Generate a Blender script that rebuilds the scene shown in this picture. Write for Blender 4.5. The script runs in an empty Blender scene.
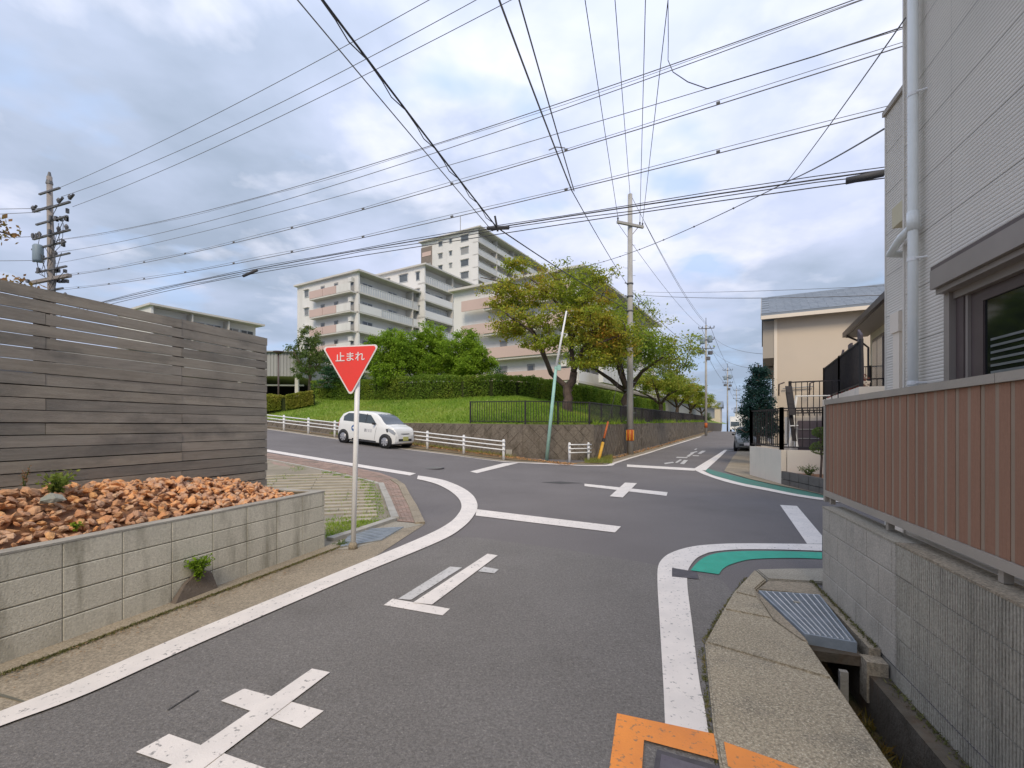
import bpy, bmesh, math, random
import numpy as np
from mathutils import Vector, Matrix, noise as mnoise
R = math.radians
rng = random.Random(7)
nr = np.random.RandomState(11)
S = bpy.context.scene
C = S.collection
# ---------------------------------------------------------------- camera
EYE, HOR, F0, CX = 1.6, 426.0, 465.0, 512.0
cam = bpy.data.cameras.new('camera'); co = bpy.data.objects.new('camera', cam); C.objects.link(co)
cam.sensor_width = 36; cam.lens = F0/1024*36; cam.shift_y = (HOR-384)/1024
cam.clip_start = .05; cam.clip_end = 3000
co.location = (0, 0, EYE); co.rotation_euler = (R(90), 0, 0); S.camera = co
S.render.resolution_x = 1024; S.render.resolution_y = 768
S.view_settings.view_transform = 'Standard'; S.view_settings.look = 'None'
S.view_settings.exposure = 0.72; S.view_settings.gamma = 1
# ---------------------------------------------------------------- sun
SUN = Vector((-.06, -.74, .68)).normalized()
el = math.asin(SUN.z); az = math.atan2(SUN.x, SUN.y)
sl = bpy.data.lights.new('sun', 'SUN'); sl.energy = 1.5; sl.angle = R(22); sl.color = (1, .85, .64)
so = bpy.data.objects.new('sun', sl); C.objects.link(so); so.location = (0, 0, 40)
so.rotation_euler = SUN.to_track_quat('Z', 'Y').to_euler()
# ---------------------------------------------------------------- world: sky with broken cloud
W = bpy.data.worlds.new('World'); S.world = W; W.use_nodes = True
def world():
    nt = W.node_tree; nt.nodes.clear(); N = nt.nodes.new; L = nt.links.new
    out = N('ShaderNodeOutputWorld'); bg = N('ShaderNodeBackground'); L(bg.outputs[0], out.inputs[0])
    sky = N('ShaderNodeTexSky'); sky.sky_type = 'NISHITA'; sky.sun_disc = False
    sky.sun_elevation = el; sky.sun_rotation = az
    tc = N('ShaderNodeTexCoord'); sep = N('ShaderNodeSeparateXYZ'); L(tc.outputs['Generated'], sep.inputs[0])
    def M(op, a, b=None, c=None, clamp=False):
        m = N('ShaderNodeMath'); m.operation = op; m.use_clamp = clamp
        for i, v in enumerate((a, b, c)):
            if v is None: continue
            if isinstance(v, (int, float)): m.inputs[i].default_value = v
            else: L(v, m.inputs[i])
        return m.outputs[0]
    zz = M('ADD', M('MAXIMUM', sep.outputs[2], 0.0), .16)
    cx = M('DIVIDE', sep.outputs[0], zz); cy = M('DIVIDE', sep.outputs[1], zz)
    comb = N('ShaderNodeCombineXYZ'); L(cx, comb.inputs[0]); L(cy, comb.inputs[1])
    def noise(sc, det, rough, off, dist=0.0):
        mp = N('ShaderNodeMapping'); mp.inputs['Location'].default_value = off; L(comb.outputs[0], mp.inputs[0])
        n = N('ShaderNodeTexNoise'); n.inputs['Scale'].default_value = sc; n.inputs['Detail'].default_value = det
        n.inputs['Roughness'].default_value = rough; n.inputs['Distortion'].default_value = dist; L(mp.outputs[0], n.inputs[0]); return n.outputs[0]
    def ramp(f, stops):
        r = N('ShaderNodeValToRGB'); e = r.color_ramp.elements
        while len(e) < len(stops): e.new(.5)
        for q, (p, c) in zip(e, stops): q.position = p; q.color = (*c, 1)
        L(f, r.inputs[0]); return r.outputs[0]
    def mix(f, a, b):
        m = N('ShaderNodeMix'); m.data_type = 'RGBA'; L(f, m.inputs[0])
        for i, v in ((6, a), (7, b)):
            if isinstance(v, tuple): m.inputs[i].default_value = (*v, 1)
            else: L(v, m.inputs[i])
        return m.outputs[2]
    big = noise(.75, 3, .5, (14.9, 4.1, 0)); med = noise(1.9, 5, .55, (4.1, 12.0, 0), .1); brk = noise(3.4, 5, .52, (1.1, 15.5, 2), .15)
    tone = M('ADD', M('MULTIPLY', big, .62), M('MULTIPLY', med, .38))
    cloud = ramp(tone, [(.38, (.34, .41, .53)), (.46, (.44, .51, .66)), (.55, (.57, .63, .82)), (.66, (.72, .76, .95))])
    hi = ramp(M('ADD', M('MULTIPLY', brk, .65), M('MULTIPLY', big, .35)), [(.50, (0, 0, 0)), (.68, (1, 1, 1))])
    cloud2 = mix(hi, cloud, (.79, .81, .93))
    # gaps of blue: Nishita sky, brought to the picture's range
    ms = N('ShaderNodeMix'); ms.data_type = 'RGBA'; ms.blend_type = 'MULTIPLY'; ms.inputs[0].default_value = 1
    L(sky.outputs[0], ms.inputs[6]); ms.inputs[7].default_value = (.12, .12, .12, 1)
    gapf = ramp(noise(2.3, 4, .5, (4.2, 9.7, 5), .2), [(.56, (0, 0, 0)), (.68, (.75, .75, .75))])
    blue = mix(M('ADD', 0.0, .75), ms.outputs[2], (.50, .66, .96))
    col = mix(gapf, cloud2, blue)
    # low sky: even grey blue veil
    low = M('SUBTRACT', 1.0, M('MULTIPLY', M('MAXIMUM', sep.outputs[2], 0.0), 3.2), clamp=True)
    col = mix(M('MULTIPLY', low, .72), col, (.40, .51, .68))
    # overcast luminance rises gently to the zenith
    g = M('ADD', .60, M('MULTIPLY', M('MAXIMUM', sep.outputs[2], 0.0), .40))
    L(col, bg.inputs[0]); L(g, bg.inputs[1])
world()
# ---------------------------------------------------------------- helpers
def softplus(x, k): return k*math.log1p(math.exp(x/k)) if x/k < 30 else x
def H(x, y):
    """height of the street surface"""
    u = .891*x-.454*y; n = .454*x+.891*y
    s = -u
    h = .084*softplus(s-6.2, .6)
    if s > 26: h -= .064*(s-26)
    wgt = min(1, max(0, (n-4)/5))
    h *= wgt
    g = .0115*softplus(n-30, 3)
    if n > 88: g -= .03*(n-88)
    return h+g
def RF(u, n, z=0): return Vector((.891*u+.454*n, -.454*u+.891*n, z))   # frame of the far road
def NF(u, v, z=0): return Vector((.953*u+.304*v, -.304*u+.953*v, z))   # frame of the near road
def G(px, py, dz=0.0):
    kx = (px-CX)/F0; kz = (HOR-py)/F0
    lo = .6; y = lo
    f = lambda y: EYE+kz*y-H(kx*y, y)
    while y < 400 and f(y) > 0: lo = y; y *= 1.03
    hi = y
    for _ in range(40):
        m = (lo+hi)/2
        if f(m) > 0: lo = m
        else: hi = m
    return Vector((kx*lo, lo, H(kx*lo, lo)+dz))
def AT(px, py, Y): return Vector(((px-CX)/F0*Y, Y, EYE+(HOR-py)/F0*Y))
class MB:
    def __init__(s): s.v = []; s.f = []
    def add(s, vs, fs):
        b = len(s.v); s.v += [tuple(p) for p in vs]; s.f += [tuple(b+i for i in f) for f in fs]
    def cor(s, p):      # 8 corners order 000 100 110 010 001 101 111 011
        s.add(p, [(0, 3, 2, 1), (4, 5, 6, 7), (0, 1, 5, 4), (1, 2, 6, 5), (2, 3, 7, 6), (3, 0, 4, 7)])
    def bx(s, F, u0, u1, v0, v1, z0, z1):
        s.cor([F(u0, v0, z0), F(u1, v0, z0), F(u1, v1, z0), F(u0, v1, z0), F(u0, v0, z1), F(u1, v0, z1), F(u1, v1, z1), F(u0, v1, z1)])
    def box(s, x0, x1, y0, y1, z0, z1): s.bx(lambda a, b, c: (a, b, c), x0, x1, y0, y1, z0, z1)
    def quad(s, a, b, c, d): s.add([a, b, c, d], [(0, 1, 2, 3)])
    def poly(s, pts): s.add(pts, [tuple(range(len(pts)))])
    def prism(s, pts, off):
        n = len(pts); off = Vector(off); a = [Vector(p) for p in pts]; b = [p+off for p in a]
        s.add(a+b, [tuple(range(n-1, -1, -1)), tuple(range(n, 2*n))]+[(i, (i+1) % n, n+(i+1) % n, n+i) for i in range(n)])
    def tube(s, path, rad, n=6, caps=True):
        path = [Vector(p) for p in path]; m = len(path)
        if isinstance(rad, (int, float)): rad = [rad]*m
        base = len(s.v); prev = None
        for i, p in enumerate(path):
            d = (path[min(i+1, m-1)]-path[max(i-1, 0)]).normalized()
            if prev is None:
                a = Vector((0, 0, 1)) if abs(d.z) < .9 else Vector((1, 0, 0)); x = d.cross(a).normalized()
            else: x = (prev-d*prev.dot(d)).normalized()
            prev = x; y = d.cross(x)
            for k in range(n):
                t = 2*math.pi*k/n; q = p+(x*math.cos(t)+y*math.sin(t))*rad[i]; s.v.append(tuple(q))
        for i in range(m-1):
            for k in range(n):
                a = base+i*n+k; b = base+i*n+(k+1) % n; s.f.append((a, b, b+n, a+n))
        if caps:
            s.f.append(tuple(base+k for k in range(n-1, -1, -1))); s.f.append(tuple(base+(m-1)*n+k for k in range(n)))
    def lathe(s, prof, c, n=16):
        c = Vector(c); base = len(s.v)
        for r, z in prof:
            for k in range(n):
                t = 2*math.pi*k/n; s.v.append((c.x+r*math.cos(t), c.y+r*math.sin(t), c.z+z))
        for i in range(len(prof)-1):
            for k in range(n):
                a = base+i*n+k; b = base+i*n+(k+1) % n; s.f.append((a, b, b+n, a+n))
        s.f.append(tuple(base+k for k in range(n-1, -1, -1))); s.f.append(tuple(base+(len(prof)-1)*n+k for k in range(n)))
    def mesh(s, name, m, smooth=False):
        me = bpy.data.meshes.new(name); me.from_pydata(s.v, [], s.f); me.update()
        if m: me.materials.append(m)
        if smooth: me.polygons.foreach_set('use_smooth', [True]*len(me.polygons))
        return me
    def build(s, name, m, parent=None, smooth=False, fix=True):
        me = s.mesh(name, m, smooth)
        if fix:
            bm = bmesh.new(); bm.from_mesh(me); bmesh.ops.recalc_face_normals(bm, faces=bm.faces[:]); bm.to_mesh(me); bm.free()
        return link(name, me, parent)
def link(name, me, parent=None, loc=None, rot=None):
    o = bpy.data.objects.new(name, me); C.objects.link(o)
    off = Vector((0, 0, 0))
    p = parent
    while p is not None and not p.get('rel'):
        off += p.location; p = p.parent
    if parent is not None:
        o.parent = parent
        if parent.get('rel'): off = Vector((0, 0, 0))
    o.location = (Vector(loc) if loc is not None else Vector((0, 0, 0)))-off
    if parent is not None and parent.get('rel'): o['rel'] = 1
    if rot is not None: o.rotation_euler = rot
    return o
def tag(o, label=None, cat=None, group=None, kind=None):
    if label: o['label'] = label
    if cat: o['category'] = cat
    if group: o['group'] = group
    if kind: o['kind'] = kind
    return o
def thing(name, loc, label, cat, group=None, rz=0, rel=False):
    o = bpy.data.objects.new(name, None); C.objects.link(o); o.location = loc; o.rotation_euler = (0, 0, rz)
    o.empty_display_size = .3
    if rel: o['rel'] = 1
    return tag(o, label, cat, group)
def nolab(o):
    for k in ('label', 'category'):
        if k in o.keys(): del o[k]
    o['kind'] = 'structure'
def copy_tree(o, parent=None):
    c = o.copy(); C.objects.link(c); c.parent = parent
    for ch in list(o.children): copy_tree(ch, c)
    return c
# ---------------------------------------------------------------- materials
MATS = {}
def mat(name, col, col2=None, scale=3.0, rough=.8, bump=0.0, bscale=40.0, metal=0.0, spec=.3, stretch=None, speck=None, rnd=None, stain=None, lo=.35, hi=.65, wave=None, grain=None):
    m = bpy.data.materials.new(name); m.use_nodes = True; nt = m.node_tree; N = nt.nodes.new; L = nt.links.new
    b = nt.nodes['Principled BSDF']; b.inputs['Roughness'].default_value = rough; b.inputs['Metallic'].default_value = metal
    b.inputs['Specular IOR Level'].default_value = spec
    geo = N('ShaderNodeNewGeometry'); vec = geo.outputs['Position']
    def nz(sc, det=4, st=None, rg=.55):
        v = vec
        if st:
            mp = N('ShaderNodeMapping'); mp.inputs['Scale'].default_value = st; L(vec, mp.inputs[0]); v = mp.outputs[0]
        n = N('ShaderNodeTexNoise'); n.inputs['Scale'].default_value = sc; n.inputs['Detail'].default_value = det; n.inputs['Roughness'].default_value = rg
        L(v, n.inputs[0]); return n.outputs[0]
    def rmp(f, a, b2, x=0., y=1.):
        r = N('ShaderNodeMapRange'); r.inputs[1].default_value = a; r.inputs[2].default_value = b2; r.inputs[3].default_value = x; r.inputs[4].default_value = y; L(f, r.inputs[0]); return r.outputs[0]
    def mx(f, a, b2):
        q = N('ShaderNodeMix'); q.data_type = 'RGBA'
        if isinstance(f, float): q.inputs[0].default_value = f
        else: L(f, q.inputs[0])
        for i, v in ((6, a), (7, b2)):
            if isinstance(v, tuple): q.inputs[i].default_value = (*v, 1)
            else: L(v, q.inputs[i])
        return q.outputs[2]
    c = tuple(col)
    if col2 is not None: c = mx(rmp(nz(scale, 5, stretch), lo, hi), c, tuple(col2))
    if rnd:     # per-object tone
        oi = N('ShaderNodeObjectInfo'); r = N('ShaderNodeValToRGB'); e = r.color_ramp.elements
        while len(e) < len(rnd): e.new(.5)
        for i, (q, cc) in enumerate(zip(e, rnd)): q.position = i/(len(rnd)-1); q.color = (*cc, 1)
        L(oi.outputs['Random'], r.inputs[0]); c = mx(.55, c, r.outputs[0])
    if stain:   # (colour, scale, stretch, lo, hi, amount)
        sc, ss, st, a, z, am = stain; c = mx(rmp(nz(ss, 5, st, .62), a, z, 0, am), c, sc)
    if speck:   # (colour, scale, lo, hi)
        c = mx(rmp(nz(speck[1], 2), speck[2], speck[3]), c, speck[0])
    if grain:
        gm = N('ShaderNodeMix'); gm.data_type = 'RGBA'; gm.blend_type = 'MULTIPLY'; gm.inputs[0].default_value = 1
        if isinstance(c, tuple): gm.inputs[6].default_value = (*c, 1)
        else: L(c, gm.inputs[6])
        L(rmp(nz(grain[1], 3, None, .75), .34, .66, 1-grain[0], 1+grain[0]), gm.inputs[7]); c = gm.outputs[2]
    if isinstance(c, tuple): b.inputs['Base Color'].default_value = (*c, 1)
    else: L(c, b.inputs['Base Color'])
    if bump:
        bp = N('ShaderNodeBump'); bp.inputs['Strength'].default_value = bump; bp.inputs['Distance'].default_value = .02
        L(nz(bscale, 4, stretch), bp.inputs['Height']); L(bp.outputs[0], b.inputs['Normal'])
    MATS[name] = m; return m
def leafmat(name, cols, scale=.5, trans=.42):
    m = bpy.data.materials.new(name); m.use_nodes = True; nt = m.node_tree; N = nt.nodes.new; L = nt.links.new
    b = nt.nodes['Principled BSDF']; b.inputs['Roughness'].default_value = .75; b.inputs['Specular IOR Level'].default_value = .25
    at = N('ShaderNodeAttribute'); at.attribute_name = 'rnd'
    geo = N('ShaderNodeNewGeometry'); n = N('ShaderNodeTexNoise'); n.inputs['Scale'].default_value = scale; n.inputs['Detail'].default_value = 2; L(geo.outputs['Position'], n.inputs[0])
    ma = N('ShaderNodeMath'); ma.operation = 'MULTIPLY_ADD'; ma.inputs[1].default_value = .45; L(at.outputs['Fac'], ma.inputs[0])
    mb = N('ShaderNodeMapRange'); mb.inputs[1].default_value = .3; mb.inputs[2].default_value = .7; mb.inputs[4].default_value = .55; L(n.outputs[0], mb.inputs[0]); L(mb.outputs[0], ma.inputs[2])
    r = N('ShaderNodeValToRGB'); e = r.color_ramp.elements
    while len(e) < len(cols): e.new(.5)
    for i, (q, cc) in enumerate(zip(e, cols)): q.position = i/(len(cols)-1); q.color = (*[min(1, v*1.55) for v in cc], 1)
    L(ma.outputs[0], r.inputs[0]); L(r.outputs[0], b.inputs['Base Color'])
    tr = N('ShaderNodeBsdfTranslucent'); L(r.outputs[0], tr.inputs[0]); ms = N('ShaderNodeMixShader'); ms.inputs[0].default_value = trans
    out = nt.nodes['Material Output']; L(b.outputs[0], ms.inputs[1]); L(tr.outputs[0], ms.inputs[2]); L(ms.outputs[0], out.inputs[0])
    MATS[name] = m; return m
asphalt = mat('asphalt', (.154, .141, .138), (.177, .163, .159), .5, .92, .5, 120, grain=(.22, 75), speck=((.27, .25, .23), 95, .60, .74), stain=((.088, .082, .076), .35, (1, 1, 1), .55, .8, .5))
asphalt_near = mat('asphalt_near', (.168, .157, .146), (.196, .184, .172), .7, .92, .6, 110, grain=(.27, 62), speck=((.29, .27, .245), 80, .60, .76), stain=((.095, .087, .078), .9, (1, 1, 1), .55, .8, .5))
asphalt_old = mat('asphalt_old', (.15, .148, .14), (.20, .195, .18), .6, .95, .4, 90, speck=((.30, .29, .27), 150, .56, .74))
ground_m = mat('ground_soil', (.16, .15, .11), (.12, .15, .06), .3, .95, .3, 20)
paint = mat('road_paint', (.78, .72, .66), (.69, .64, .59), 4, .6, .15, 90, spec=.4, stain=((.17, .165, .16), 30, (1, 1, 1), .60, .68, .85))
paint_worn = mat('road_paint_worn', (.58, .56, .54), (.50, .49, .47), 4, .7, .15, 90, stain=((.22, .21, .20), 26, (1, 1, 3), .54, .66, .75))
paint_faint = mat('road_paint_faint', (.40, .40, .40), (.20, .20, .20), 14, .8, .15, 90, stain=((.14, .14, .14), 22, (1, 1, 1), .46, .58, .9))
green_paint = mat('green_paint', (.02, .33, .22), (.03, .38, .26), 6, .6, .1, 90, stain=((.08, .15, .12), 24, (1, 1, 1), .57, .70, .6))
green_worn = mat('green_paint_worn', (.05, .22, .17), (.09, .20, .16), 3, .7, .1, 90, stain=((.12, .13, .12), 10, (1, 1, 1), .52, .66, .7))
orange_paint = mat('orange_paint', (.85, .30, .06), (.72, .25, .06), 3, .6, .2, 90, stain=((.20, .15, .11), 34, (1, 1, 1), .58, .68, .8))
conc = mat('concrete', (.36, .325, .26), (.28, .255, .205), 1.3, .9, .3, 60, grain=(.25, 60), speck=((.46, .43, .36), 130, .58, .75), stain=((.17, .155, .12), 2.2, (1, 1, 1), .52, .75, .6))
conc_warm = mat('concrete_gutter', (.33, .275, .20), (.255, .215, .157), 1.1, .9, .3, 70, grain=(.35, 55), speck=((.40, .36, .28), 140, .56, .75), stain=((.15, .13, .10), 1.6, (1, 1, 1), .5, .75, .6))
conc_slab = mat('concrete_slab', (.40, .34, .245), (.31, .265, .19), .9, .92, .5, 80, grain=(.38, 55), speck=((.46, .42, .33), 110, .54, .72), stain=((.17, .155, .125), 2.4, (1, 1, 1), .52, .72, .7))
conc_kerb = mat('concrete_kerb', (.42, .40, .35), (.33, .31, .27), 3, .9, .3, 60, stain=((.20, .18, .14), 5, (1, 1, 1), .55, .75, .6))
block_l = mat('block_pale', (.62, .585, .49), (.50, .475, .39), 2.2, .9, .35, 90, grain=(.14, 60), rnd=[(.55, .52, .435), (.68, .645, .54), (.61, .575, .48)], stain=((.19, .175, .125), 4.5, (1, 1, .20), .50, .72, .75))
mortar = mat('mortar_dark', (.12, .115, .09), (.17, .16, .12), 5, .95)
mortar_g = mat('mortar_grey', (.34, .32, .27), (.22, .20, .17), 5, .95)
block_r = mat('block_grey', (.50, .455, .385), (.43, .39, .33), 4, .92, .5, 120, grain=(.18, 70), speck=((.40, .39, .37), 160, .58, .74), stain=((.21, .195, .165), 3, (1, 1, .5), .52, .75, .5))
block_old = mat('block_ribbed', (.45, .415, .34), (.34, .315, .26), 2.5, .95, .7, 70, stretch=(1, 1, .18), grain=(.2, 60), stain=((.18, .168, .135), 7, (1, 1, .10), .52, .74, .6))
wood_g = mat('weathered_wood', (.36, .33, .285), (.25, .225, .19), 2.6, .85, .55, 30, stretch=(1, 1, 14), lo=.38, hi=.62, rnd=[(.17, .165, .155), (.40, .355, .29), (.25, .235, .21), (.36, .33, .29), (.44, .39, .32)], stain=((.13, .128, .12), 1.7, (1, 1, 2.2), .46, .70, .62))
wood_post = mat('dark_wood', (.05, .045, .04), (.08, .07, .06), 4, .9)
rock_m = mat('rust_rock', (.66, .37, .20), (.46, .26, .16), 14, .9, .6, 50, rnd=[(.78, .30, .06), (.48, .24, .14), (.60, .46, .34), (.82, .42, .13), (.34, .20, .15), (.70, .50, .34), (.64, .32, .14), (.28, .18, .14)], stain=((.16, .10, .075), 22, (1, 1, 1), .52, .7, .7))
rock_grey = mat('grey_rock', (.36, .35, .30), (.28, .30, .26), 14, .9, .6, 50)
soil_red = mat('soil_rust', (.36, .19, .10), (.25, .14, .09), 12, .95, .6, 30)
white_metal = mat('white_metal', (.80, .80, .79), (.74, .74, .74), 6, .4, spec=.5, stain=((.45, .43, .40), 8, (1, 1, .4), .62, .8, .5))
sign_red = mat('sign_red', (.88, .055, .04), (.82, .06, .045), 8, .35, spec=.5)
sign_white = mat('sign_white', (.80, .76, .76), None, rough=.35, spec=.5)
steel = mat('galvanised_steel', (.30, .34, .385), (.23, .265, .30), 10, .5, .1, 100, metal=.2, stain=((.14, .14, .14), 9, (1, 1, 1), .6, .75, .6))
dark_metal = mat('dark_metal', (.022, .02, .024), (.035, .03, .032), 10, .5, spec=.4)
brown_metal = mat('brown_metal', (.10, .075, .07), (.12, .09, .085), 6, .45, spec=.4)
brown_box = mat('shutter_brown', (.27, .235, .205), (.30, .26, .23), 3, .45, spec=.4)
batten_m = mat('batten_brown', (.33, .245, .18), (.29, .215, .155), 3, .6)
brown_rail = mat('beige_rail', (.40, .35, .29), (.35, .31, .26), 3, .55, .1, 80, spec=.4)
wood_r = mat('red_brown_board', (.31, .17, .11), (.245, .13, .083), 2.5, .7, .25, 60, grain=(.05, 45), stretch=(1, 1, .06), rnd=[(.25, .13, .083), (.34, .185, .118), (.29, .155, .10)])
siding = mat('grey_siding', (.70, .655, .585), (.64, .60, .54), 1.2, .8, .25, 160)
pipe_m = mat('pvc_pipe', (.78, .80, .78), (.72, .74, .72), 3, .4, spec=.45)
cream_m = mat('cream_render', (.62, .53, .43), (.58, .50, .41), .6, .9, .15, 120)
cream_y = mat('cream_yellow_render', (.60, .54, .38), (.55, .50, .36), .6, .9, .15, 120)
offwhite = mat('offwhite_render', (.80, .71, .60), (.73, .65, .55), .8, .9, .15, 120, stain=((.42, .39, .35), 1.2, (1, 1, .3), .55, .8, .5))
planter_m = mat('planter_brown', (.13, .115, .105), (.17, .15, .135), 4, .9, .3, 60)
slate = mat('slate_roof', (.20, .235, .28), (.16, .19, .23), 4, .8, .25, 60, rnd=[(.17, .2, .24), (.23, .26, .30)])
gutter_br = mat('gutter_brown', (.045, .03, .03), None, rough=.4, spec=.5)
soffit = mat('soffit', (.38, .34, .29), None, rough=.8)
apt_white = mat('apartment_white', (.72, .71, .69), (.66, .65, .635), .15, .9, stain=((.38, .365, .33), .25, (1, 1, .25), .55, .8, .5))  # apartment tones lightened to put distance haze into the colour
apt_grey = mat('apartment_grey', (.34, .34, .34), (.29, .29, .295), .2, .9)
apt_pink = mat('apartment_pink', (.58, .44, .40), (.54, .41, .375), .2, .9)
apt_rail = mat('apartment_railing', (.50, .52, .54), (.45, .47, .49), .8, .6)
apt_slab = mat('apartment_slab', (.60, .575, .54), (.53, .51, .48), .3, .9)
apt_brown = mat('apartment_recess', (.25, .21, .185), (.20, .17, .15), .4, .9)
glass_far = mat('window_glass', (.06, .07, .08), (.13, .15, .17), .9, .15, spec=.7, rnd=[(.04, .05, .06), (.12, .13, .14), (.05, .06, .07), (.45, .43, .40), (.08, .09, .10)])
glass_dark = mat('dark_glass', (.012, .014, .014), None, rough=.05, spec=.35)
pole_m = mat('pole_concrete', (.43, .42, .40), (.36, .35, .335), 1.5, .85, .15, 60, stain=((.17, .15, .13), 4, (1, 1, .15), .55, .75, .6))
pole_brown = mat('pole_weathered', (.29, .26, .24), (.23, .205, .19), 1.5, .85)
insul = mat('pole_hardware', (.10, .10, .11), (.14, .14, .145), 5, .5)
grey_tank = mat('transformer_grey', (.22, .28, .33), None, rough=.5)
wire_m = mat('wire_grey', (.20, .20, .205), None, rough=.6)
wire_dk = mat('wire_black', (.07, .07, .075), None, rough=.6)
mint = mat('mint_paint', (.33, .55, .48), (.28, .48, .42), 3, .5, spec=.4)
yellow_m = mat('yellow_plastic', (.72, .42, .06), (.62, .34, .05), 5, .5)
orange_band = mat('orange_band', (.50, .13, .03), (.40, .10, .03), 6, .5)
bark = mat('bark', (.13, .095, .08), (.07, .052, .045), 6, .95, .7, 25, stretch=(1, 1, .4))
bark_grey = mat('bark_grey', (.20, .18, .15), (.13, .12, .10), 6, .95, .5, 25)
retain = mat('retaining_stone', (.20, .172, .142), (.15, .13, .105), 1.6, .95, .6, 30, rnd=[(.155, .13, .105), (.19, .162, .128), (.165, .142, .115)], grain=(.25, 14), stain=((.06, .05, .035), 3, (1, 1, .5), .5, .7, .7))
retain_base = mat('retaining_mortar', (.125, .105, .085), (.15, .13, .105), 3, .95, .4, 30)
verge = mat('leaf_litter', (.23, .17, .10), (.15, .125, .07), 2.5, .95, .6, 25, speck=((.38, .17, .06), 30, .58, .68))
brick_pink = mat('pink_brick', (.37, .255, .205), (.30, .215, .175), 1.4, .9, .3, 70, stain=((.20, .175, .135), 1.8, (1, 1, 1), .5, .72, .7))
slat_m = mat('paver_slat', (.44, .385, .29), (.34, .30, .225), 3, .92, .3, 70)
lot_m = mat('parking_ground', (.30, .26, .20), (.22, .195, .145), 1.2, .95, .4, 50, stain=((.12, .14, .06), 1.1, (1, 1, 1), .58, .72, .6))
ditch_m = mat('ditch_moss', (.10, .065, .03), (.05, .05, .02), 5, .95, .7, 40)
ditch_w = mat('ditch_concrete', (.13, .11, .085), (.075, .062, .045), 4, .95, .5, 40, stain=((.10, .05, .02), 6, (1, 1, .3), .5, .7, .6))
grass_base = mat('grass_turf', (.15, .235, .03), (.21, .27, .045), .5, .95, .6, 30, stain=((.25, .24, .08), .8, (1, 1, 1), .48, .68, .65))
car_paint = mat('car_white', (.76, .76, .74), None, rough=.22, spec=.6)
car_silver = mat('car_silver', (.30, .31, .31), None, rough=.25, metal=.4)
tyre = mat('tyre', (.02, .02, .02), None, rough=.8)
rim_m = mat('rim', (.30, .30, .32), None, rough=.35, metal=.6)
rim_l = mat('wheel_spoke', (.46, .46, .48), None, rough=.35, metal=.4)
black_pl = mat('black_plastic', (.03, .03, .033), None, rough=.6)
lamp_m = mat('headlight', (.33, .35, .38), None, rough=.1, spec=.8)
plate_m = mat('plate_yellow', (.50, .50, .18), None, rough=.5)
logo_b = mat('logo_blue', (.06, .13, .30), None, rough=.4)
logo_g = mat('logo_grey', (.22, .23, .25), None, rough=.4)
car_glass = mat('car_glass', (.06, .075, .085), None, rough=.08, spec=.7)
blind_m = mat('blind', (.20, .21, .20), (.15, .16, .15), 4, .6)
iron = mat('cast_iron', (.075, .068, .072), (.11, .10, .105), 12, .6, .2, 60, metal=.2)
dead_dark = mat('dark_interior', (.025, .025, .024), None, rough=.9)  # near-black colour stands in for shade in unlit interiors
tile_dk = mat('dark_tile', (.085, .07, .085), (.11, .09, .105), 3, .6)
leaf_cherry = leafmat('leaf_cherry', [(.10, .15, .018), (.15, .205, .02), (.205, .245, .025), (.25, .25, .03), (.29, .225, .03), (.36, .17, .035)], .45)
leaf_cherry2 = leafmat('leaf_cherry_green', [(.09, .155, .02), (.14, .205, .025), (.19, .235, .03), (.24, .235, .035), (.28, .18, .04)], .4)
leaf_bright = leafmat('leaf_bright', [(.07, .125, .012), (.12, .20, .015), (.17, .26, .02), (.21, .29, .03)], .8)
leaf_hedge = leafmat('leaf_hedge', [(.06, .11, .015), (.10, .165, .02), (.14, .20, .025), (.20, .22, .03)], .7)
leaf_yellow = leafmat('leaf_yellow', [(.12, .17, .02), (.20, .21, .03), (.26, .23, .05)], .8)
leaf_dark = leafmat('leaf_dark', [(.015, .05, .025), (.03, .075, .03), (.05, .10, .035)], .8)
leaf_dark2 = leafmat('leaf_blue_dark', [(.008, .03, .03), (.015, .045, .04), (.03, .065, .05)], .8)
leaf_olive = leafmat('leaf_olive', [(.05, .09, .02), (.08, .12, .03), (.13, .13, .04)], .8)
grass_m = leafmat('grass_blade', [(.055, .12, .012), (.11, .19, .018), (.17, .24, .03), (.24, .25, .06)], .35, .3)
# ---------------------------------------------------------------- vegetation helpers
def leaves(name, cen, size, m, parent=None, flat=.5, aspect=.6):
    cen = np.asarray(cen, dtype=np.float64); n = len(cen)
    nor = nr.normal(size=(n, 3)); nor[:, 2] += flat*2.2; nor /= np.linalg.norm(nor, axis=1)[:, None]
    t = nr.normal(size=(n, 3)); a = np.cross(nor, t); a /= np.linalg.norm(a, axis=1)[:, None]; b = np.cross(nor, a)
    sz = size*(.6+.8*nr.rand(n))[:, None]
    a = a*sz*.5; b = b*sz*.5*aspect
    v = np.stack([cen-a, cen-b*.9+a*.1, cen+a, cen+b], 1).reshape(-1, 3)
    me = bpy.data.meshes.new(name); me.vertices.add(4*n); me.vertices.foreach_set('co', v.ravel())
    me.loops.add(4*n); me.loops.foreach_set('vertex_index', np.arange(4*n)); me.polygons.add(n)
    me.polygons.foreach_set('loop_start', np.arange(n)*4); me.polygons.foreach_set('loop_total', np.full(n, 4))
    me.update(); at = me.attributes.new('rnd', 'FLOAT', 'FACE'); at.data.foreach_set('value', nr.rand(n)); me.materials.append(m)
    return link(name, me, parent)
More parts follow.
